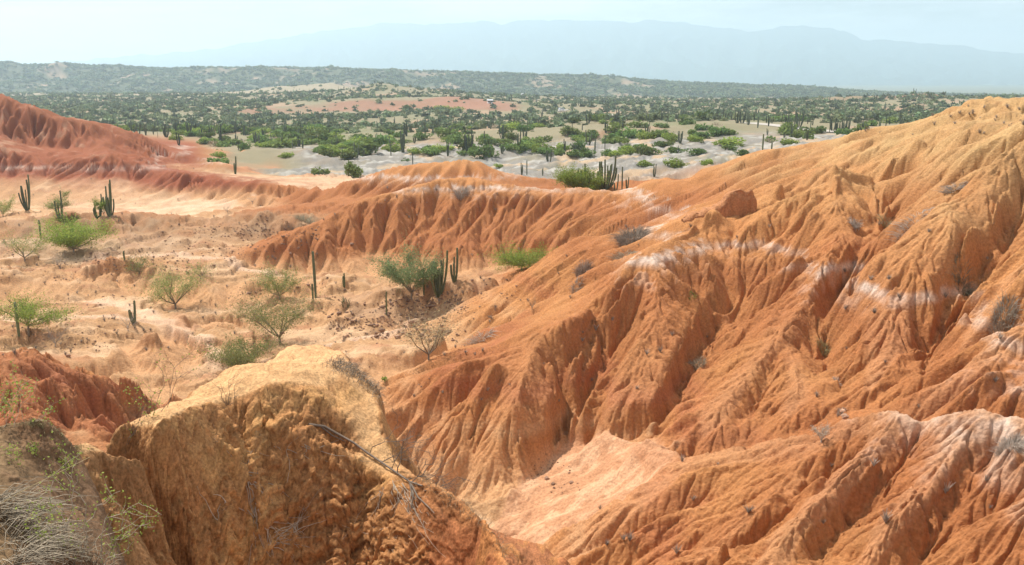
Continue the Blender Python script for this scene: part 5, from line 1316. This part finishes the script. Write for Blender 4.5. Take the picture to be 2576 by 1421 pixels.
def farmhouse(lab, u, v, ymin, w, d_, h, rz, wallc, roofc):
    p = Vector(spot(u, v, ymin)); hs_ = link('farmhouse', None, loc=p, rz=rz)
    mw = flat_mat('whitewash' + str(u), wallc, .9, rnd=0); mr_ = flat_mat('sheet_roof' + str(u), roofc, .6, rnd=0)
    part_bm('wall', lambda bm: bmesh.ops.create_cube(bm, size=1, matrix=Matrix.Translation((0, 0, h / 2 - .3)) @ Matrix.Diagonal((w, d_, h + .6, 1))), mw, hs_)
    def roof(bm):
        a = [bm.verts.new(q) for q in ((-w / 2 - .5, -d_ / 2 - .6, h), (w / 2 + .5, -d_ / 2 - .6, h), (w / 2 + .5, d_ / 2 + .6, h), (-w / 2 - .5, d_ / 2 + .6, h), (-w / 2 - .5, 0, h + 1.0), (w / 2 + .5, 0, h + 1.0))]
        for f in ((0, 1, 5, 4), (2, 3, 4, 5), (1, 2, 5), (3, 0, 4), (0, 3, 2, 1)): bm.faces.new([a[i] for i in f])
    part_bm('roof', roof, mr_, hs_)
    def hole(x, ww, z0, z1):
        def f(bm): bmesh.ops.create_cube(bm, size=1, matrix=Matrix.Translation((x, -d_ / 2 - .02, (z0 + z1) / 2)) @ Matrix.Diagonal((ww, .1, z1 - z0, 1)))
        return f
    part_bm('door', hole(0, 1.2, 0, 2.2), m_wood, hs_)
    for x in (-w * .3, w * .3): part_bm('window', hole(x, 1.4, 1, 2.1), m_glass, hs_)
    tag(hs_, lab, 'house')
farmhouse('tiny pale farmhouse among trees on the left of the small tan hill', 712, 212, 1150, 7, 4.5, 2.8, .3, (.7, .68, .62), (.62, .60, .58))
farmhouse('tiny white building at the foot of the flat topped hills', 1318, 247, 1300, 8, 5, 3, -.2, (.78, .78, .76), (.7, .7, .7))
farmhouse('tiny white hut at the edge of the cactus rise right of the red bank', 1232, 260, 640, 4, 3, 2.4, .2, (.78, .78, .76), (.6, .6, .6))

# ---------------------------------------------------------------- plants and dead wood on the near mound
rgf = np.random.default_rng(61)
def near_pt(u, v, off=.02, ymin=4.2):
    p = spot(u, v, ymin, MPATCH)
    if p is None or p[1] > 19: return None
    q = Vector(p); d = (Vector((0, 0, HC)) - q).normalized(); return q + d * off
def hug(lines, r0, r1, mb, off=.02, n=4):
    for ln in lines:
        pts = [near_pt(u + rgf.normal() * 1.5, v + rgf.normal() * 1.5, off + .02 * rgf.random()) for u, v in ln]; pts = [q for q in pts if q is not None]
        if len(pts) < 2: continue
        mb.tube(pts, np.linspace(r0, r1, len(pts)), n, cap=False, col=np.full(3, rgf.uniform(.8, 1.25)))
def wander(u, v, du, dv, steps, jit):
    out = [(u, v)]
    for k in range(steps):
        du += rgf.normal() * jit; dv += rgf.normal() * jit; u += du; v += dv; out.append((u, v))
    return out
m_root = flat_mat('bleached_root', (.46, .37, .28), .85, rnd=0)
m_bark = flat_mat('weathered_branch', (.19, .145, .11), .9, rnd=0)
def roots(label, seeds, r0, n, steps, mat=m_root, name='dead_roots'):
    mb = MB()
    for (u, v, du, dv) in seeds:
        for k in range(n): hug([wander(u + rgf.normal() * 6, v + rgf.normal() * 6, du + rgf.normal() * 3, dv + rgf.normal() * 3, steps, 3.0)], r0 * rgf.uniform(.5, 1), r0 * .25, mb)
    return tag(mb.build(name, mat), label, 'roots')
roots('pale bleached roots hanging down the middle of the near mound face', [(618, 1205, 4, 12), (640, 1275, 6, 12), (668, 1320, 4, 9), (610, 1190, 8, 6)], .009, 6, 9)
roots('pale twisted roots low on the near mound face, right of the hanging ones', [(700, 1345, 6, -4), (740, 1340, 3, -10), (690, 1370, 9, -3)], .007, 6, 8)
roots('short bleached root fork on the mound face left of centre', [(560, 1270, 5, -7), (548, 1305, 3, -9)], .009, 2, 5)
roots('thin roots sprawled over the upper tan shoulder of the mound', [(700, 1125, 12, 3), (760, 1120, 12, 2), (540, 1100, 8, 5)], .007, 3, 9)
roots('dangling root tangle under the dead branch on the dark cliff', [(985, 1215, 2, 10), (1010, 1225, 4, 8), (960, 1240, 1, 11), (1040, 1240, 4, 9)], .007, 6, 9)
roots('thin curled twigs at the bottom of the dark cliff', [(960, 1350, -7, 3), (1000, 1330, -8, 4), (930, 1345, 8, 2)], .005, 3, 8)
mb = MB()
hug([[(775, 1064), (815, 1072), (850, 1090), (890, 1112), (925, 1138), (960, 1162), (1000, 1190), (1035, 1212), (1062, 1222)]], .022, .013, mb, .05, 7)
hug([[(800, 1068), (835, 1100), (870, 1108)], [(1035, 1212), (1052, 1250), (1080, 1275), (1092, 1290)], [(1030, 1210), (1040, 1255), (1030, 1285)]], .016, .006, mb, .05, 5)
br = mb.build('dead_branch', m_bark)
tw = MB()
def spray(mb, u, v, y, du, dv, ln, r, lev):
    if lev == 0: return
    pts = [Vector(place(u, v, y))]; 
    for k in range(4):
        du_, dv_ = du + rgf.normal() * .35, dv + rgf.normal() * .3; u += du_ * ln / 4; v += dv_ * ln / 4; y += rgf.normal() * .03; pts.append(Vector(place(u, v, y)))
        if rgf.random() < .75: 
            a = rgf.choice((-1, 1)) * rgf.uniform(.4, 1.0); spray(mb, u, v, y, du * cos(a) - dv * sin(a), du * sin(a) + dv * cos(a), ln * .6, r * .6, lev - 1)
    mb.tube(pts, np.linspace(r, r * .5, 5), 4 if r > .006 else 3, cap=False)
for u, v, du, dv in ((930, 1140, .8, -.6), (960, 1162, .9, -.35), (985, 1180, .6, -.8), (1020, 1205, .8, -.5), (1040, 1215, .9, -.1), (1000, 1190, .3, -.9), (1050, 1220, .9, .3), (1035, 1212, .5, -.9), (1065, 1235, .8, -.4)):
    q = near_pt(u, v, .06); spray(tw, u, v, q.y if q is not None else 12.3, du, dv, 75, .0085, 4)
link_tw = tw.build('twigs', m_bark, br)
tag(br, 'dead grey branch with spray of twigs on the right crest of the near mound', 'branch')

def blades(name, label, base_fn, n, L_, mat, lean, width=.0035, cat='grass', arch=.5, col=None):
    mb = MB()
    for k in range(n):
        b = base_fn()
        if b is None: continue
        d = Vector((rgf.normal() * .5 + lean[0], rgf.normal() * .5 + lean[1], rgf.uniform(.5, 1.3))).normalized(); ln = L_ * rgf.uniform(.4, 1)
        p1 = b + d * ln * .4; p2 = p1 + (d + Vector((lean[0] * .5, lean[1] * .5, -arch))).normalized() * ln * .35; p3 = p2 + (d + Vector((lean[0], lean[1], -arch * 2.4))).normalized() * ln * .3
        mb.tube([b - d * .02, p1, p2, p3], [width, width, width * .7, width * .35], 3, cap=False, col=np.array(col if col is not None else (1, 1, 1)) * rgf.uniform(.35, 1.35))
    return tag(mb.build(name, mat), label, cat)
def band(us, vs, jit, off=.0):
    def f():
        t = rgf.random() * (len(us) - 1); i = int(t); fr_ = t - i
        return near_pt(us[i] + (us[min(i + 1, len(us) - 1)] - us[i]) * fr_ + rgf.normal() * jit, vs[i] + (vs[min(i + 1, len(vs) - 1)] - vs[i]) * fr_ + rgf.normal() * jit * .6, off)
    return f
m_hay = flat_mat('bleached_grass', (.38, .31, .22), .8, rnd=0)
m_ygr = flat_mat('yellow_green_leaf', (.30, .36, .07), .7, trans=.4, rnd=0)
blades('dry_grass', 'big clump of long bleached grass arching in from the bottom left corner', band([-60, 30, 90, 30], [1300, 1300, 1400, 1440], 28), 330, .42, m_hay, (.75, .1), .0028, arch=.45)
blades('dry_grass', 'wispy bleached grass under the leafy stems at the bottom left', band([120, 200, 260], [1360, 1400, 1440], 24), 170, .22, m_hay, (.1, 0), .0022, arch=.3)
blades('dry_grass', 'soft grey grass tuft on the right shoulder of the near mound', band([835, 870, 910, 945, 965], [912, 928, 950, 972, 1000], 15), 600, .26, m_hay, (.35, -.1), .0035, arch=.7, col=(.78, .74, .74))
blades('dry_grass', 'fringe of dry grass along the edge above the dark cliff', band([1050, 1110, 1170, 1220, 1262, 1284], [1208, 1242, 1280, 1316, 1360, 1410], 13), 380, .17, m_hay, (.1, 0), .0022, arch=.6, col=(.8, .75, .68))
blades('dry_grass', 'dry grass hanging over the lip of the left bank', band([0, 60, 120, 170, 205], [1052, 1056, 1070, 1098, 1135], 8), 800, .10, m_hay, (0, -.4), .0018, arch=.8, col=(.85, .85, .6))
def sprig(name, label, stems, y, leafs, leaf, mat, r=.003, jit=.25, cat='shrub', wood=m_root, lev=3, ln=60):
    st = MB(); ends = []
    def go(u, v, yy, du, dv, ln, r, lev):
        pts = [Vector(place(u, v, yy))]
        for k in range(4):
            u += (du + rgf.normal() * jit) * ln / 4; v += (dv + rgf.normal() * jit) * ln / 4; yy += rgf.normal() * .02; pts.append(Vector(place(u, v, yy))); ends.append(pts[-1])
            if lev > 1 and rgf.random() < .7:
                a = rgf.choice((-1, 1)) * rgf.uniform(.4, 1.1); go(u, v, yy, du * cos(a) - dv * sin(a), du * sin(a) + dv * cos(a), ln * .6, r * .65, lev - 1)
        st.tube(pts, np.linspace(r, r * .5, 5), 3, cap=False)
    for s in stems:
        u, v, du, dv = s[:4]; q = near_pt(u, v, 0); go(u, v, (q.y if q is not None else y), du, dv, ln * (s[4] if len(s) > 4 else 1), r, lev)
    o = link(name, None, loc=(0, 0, 0)); c0 = ends[0].copy(); c0.z -= .05; o.location = c0
    a = st.build('twigs', wood, o); a.location = -c0
    if leafs:
        P = []
        for e in ends:
            for k in range(rgf.poisson(leafs)): P.append(np.array(e) + rgf.normal(size=3) * leaf * 1.1)
        lv = MB(); lv.leaves(P, leaf, rgf, .5, None, .7, .3); b = lv.build('leaves', mat, o, False); b.location = -c0
    return tag(o, label, cat)
sprig('leafy_shrub', 'leafy green shrub with thin stems at the top of the left bank', [(35, 1075, .1, -1, 1.6), (60, 1065, .2, -1, 1.5), (10, 1075, .2, -1, 1.3), (85, 1075, .3, -1, 1.2), (-20, 1070, .3, -1, 1.4)], 6.6, 1.8, .020, m_ygr, .0025)
sprig('leafy_shrub', 'small leafed green sprigs on the shaded face of the left bank', [(60, 1120, .5, .2), (90, 1100, .6, .5), (30, 1110, .4, .8), (120, 1130, .4, .9), (10, 1140, .6, .3)], 6.4, 3.2, .018, m_ygr, .002)
sprig('leafy_shrub', 'green and pale stemmed shrub at the bottom left before the mound', [(200, 1440, .1, -1, 2.4), (235, 1430, .3, -1, 2), (160, 1430, -.1, -1, 2.2), (255, 1440, .4, -.9, 1.8), (130, 1440, .3, -1, 2), (285, 1430, .2, -.9, 1.2)], 5.9, 2.6, .017, m_ygr, .0045, lev=3, ln=70)
sprig('twiggy_shrub', 'thin grey twigs with few leaves behind the left crest of the mound', [(385, 1045, .2, -1, 1.5), (405, 1035, .5, -1, 1.6), (370, 1050, -.2, -1, 1.2), (420, 1025, .1, -1, 1.5), (350, 1058, .3, -1)], 11.8, .8, .030, m_ygr, .005, wood=m_bark)
sprig('twiggy_shrub', 'small bare twig plant on the bright top of the mound', [(572, 1018, -.3, -1), (575, 1018, .1, -1), (578, 1018, .4, -.9), (570, 1020, -.6, -.8)], 12.6, 0, .02, m_ygr, .005, wood=m_bark, lev=2, ln=55)
sprig('twiggy_shrub', 'fine twig rising from the left end of the bright mound path', [(322, 1118, .1, -1, 1.3), (318, 1120, .4, -1)], 10.2, .4, .02, m_ygr, .004, wood=m_bark, lev=2, ln=60)
mb = MB(); mb.tube([Vector(place(-40, 1290, 5.3)), Vector(place(80, 1222, 5.5)), Vector(place(225, 1150, 5.9))], [.0035, .003, .002], 4, col=(1.2, 1.1, .8)); tag(mb.build('straw_stalk', m_hay), 'single straight straw stalk slanting up across the left bank', 'stalk')
q = spot(968, 960, 25)
g_ = MB(); 
for k in range(70):
    a = rgf.uniform(0, 6.28); g_.leaves([(cos(a) * .3 * rgf.random(), sin(a) * .3 * rgf.random(), .1 + .25 * rgf.random())], .16, rgf, .5)
g_.tube([(0, 0, -.1), (0, 0, .2)], .02, 4); gg = g_.build('leafy_shrub', m_leafb, None, False); gg.location = q; tag(gg, 'tiny bright green plant seen just past the right shoulder of the mound', 'plant')
q = near_pt(1010, 1375, .02)
g2 = MB(); g2.leaves([np.array(near_pt(945 + rgf.normal() * 8, 1360 + rgf.normal() * 5, .03)) for k in range(40)], .03, rgf, .5); tag(g2.build('leafy_shrub', m_ygr, None, False), 'few green leaves growing low on the dark cliff', 'plant')
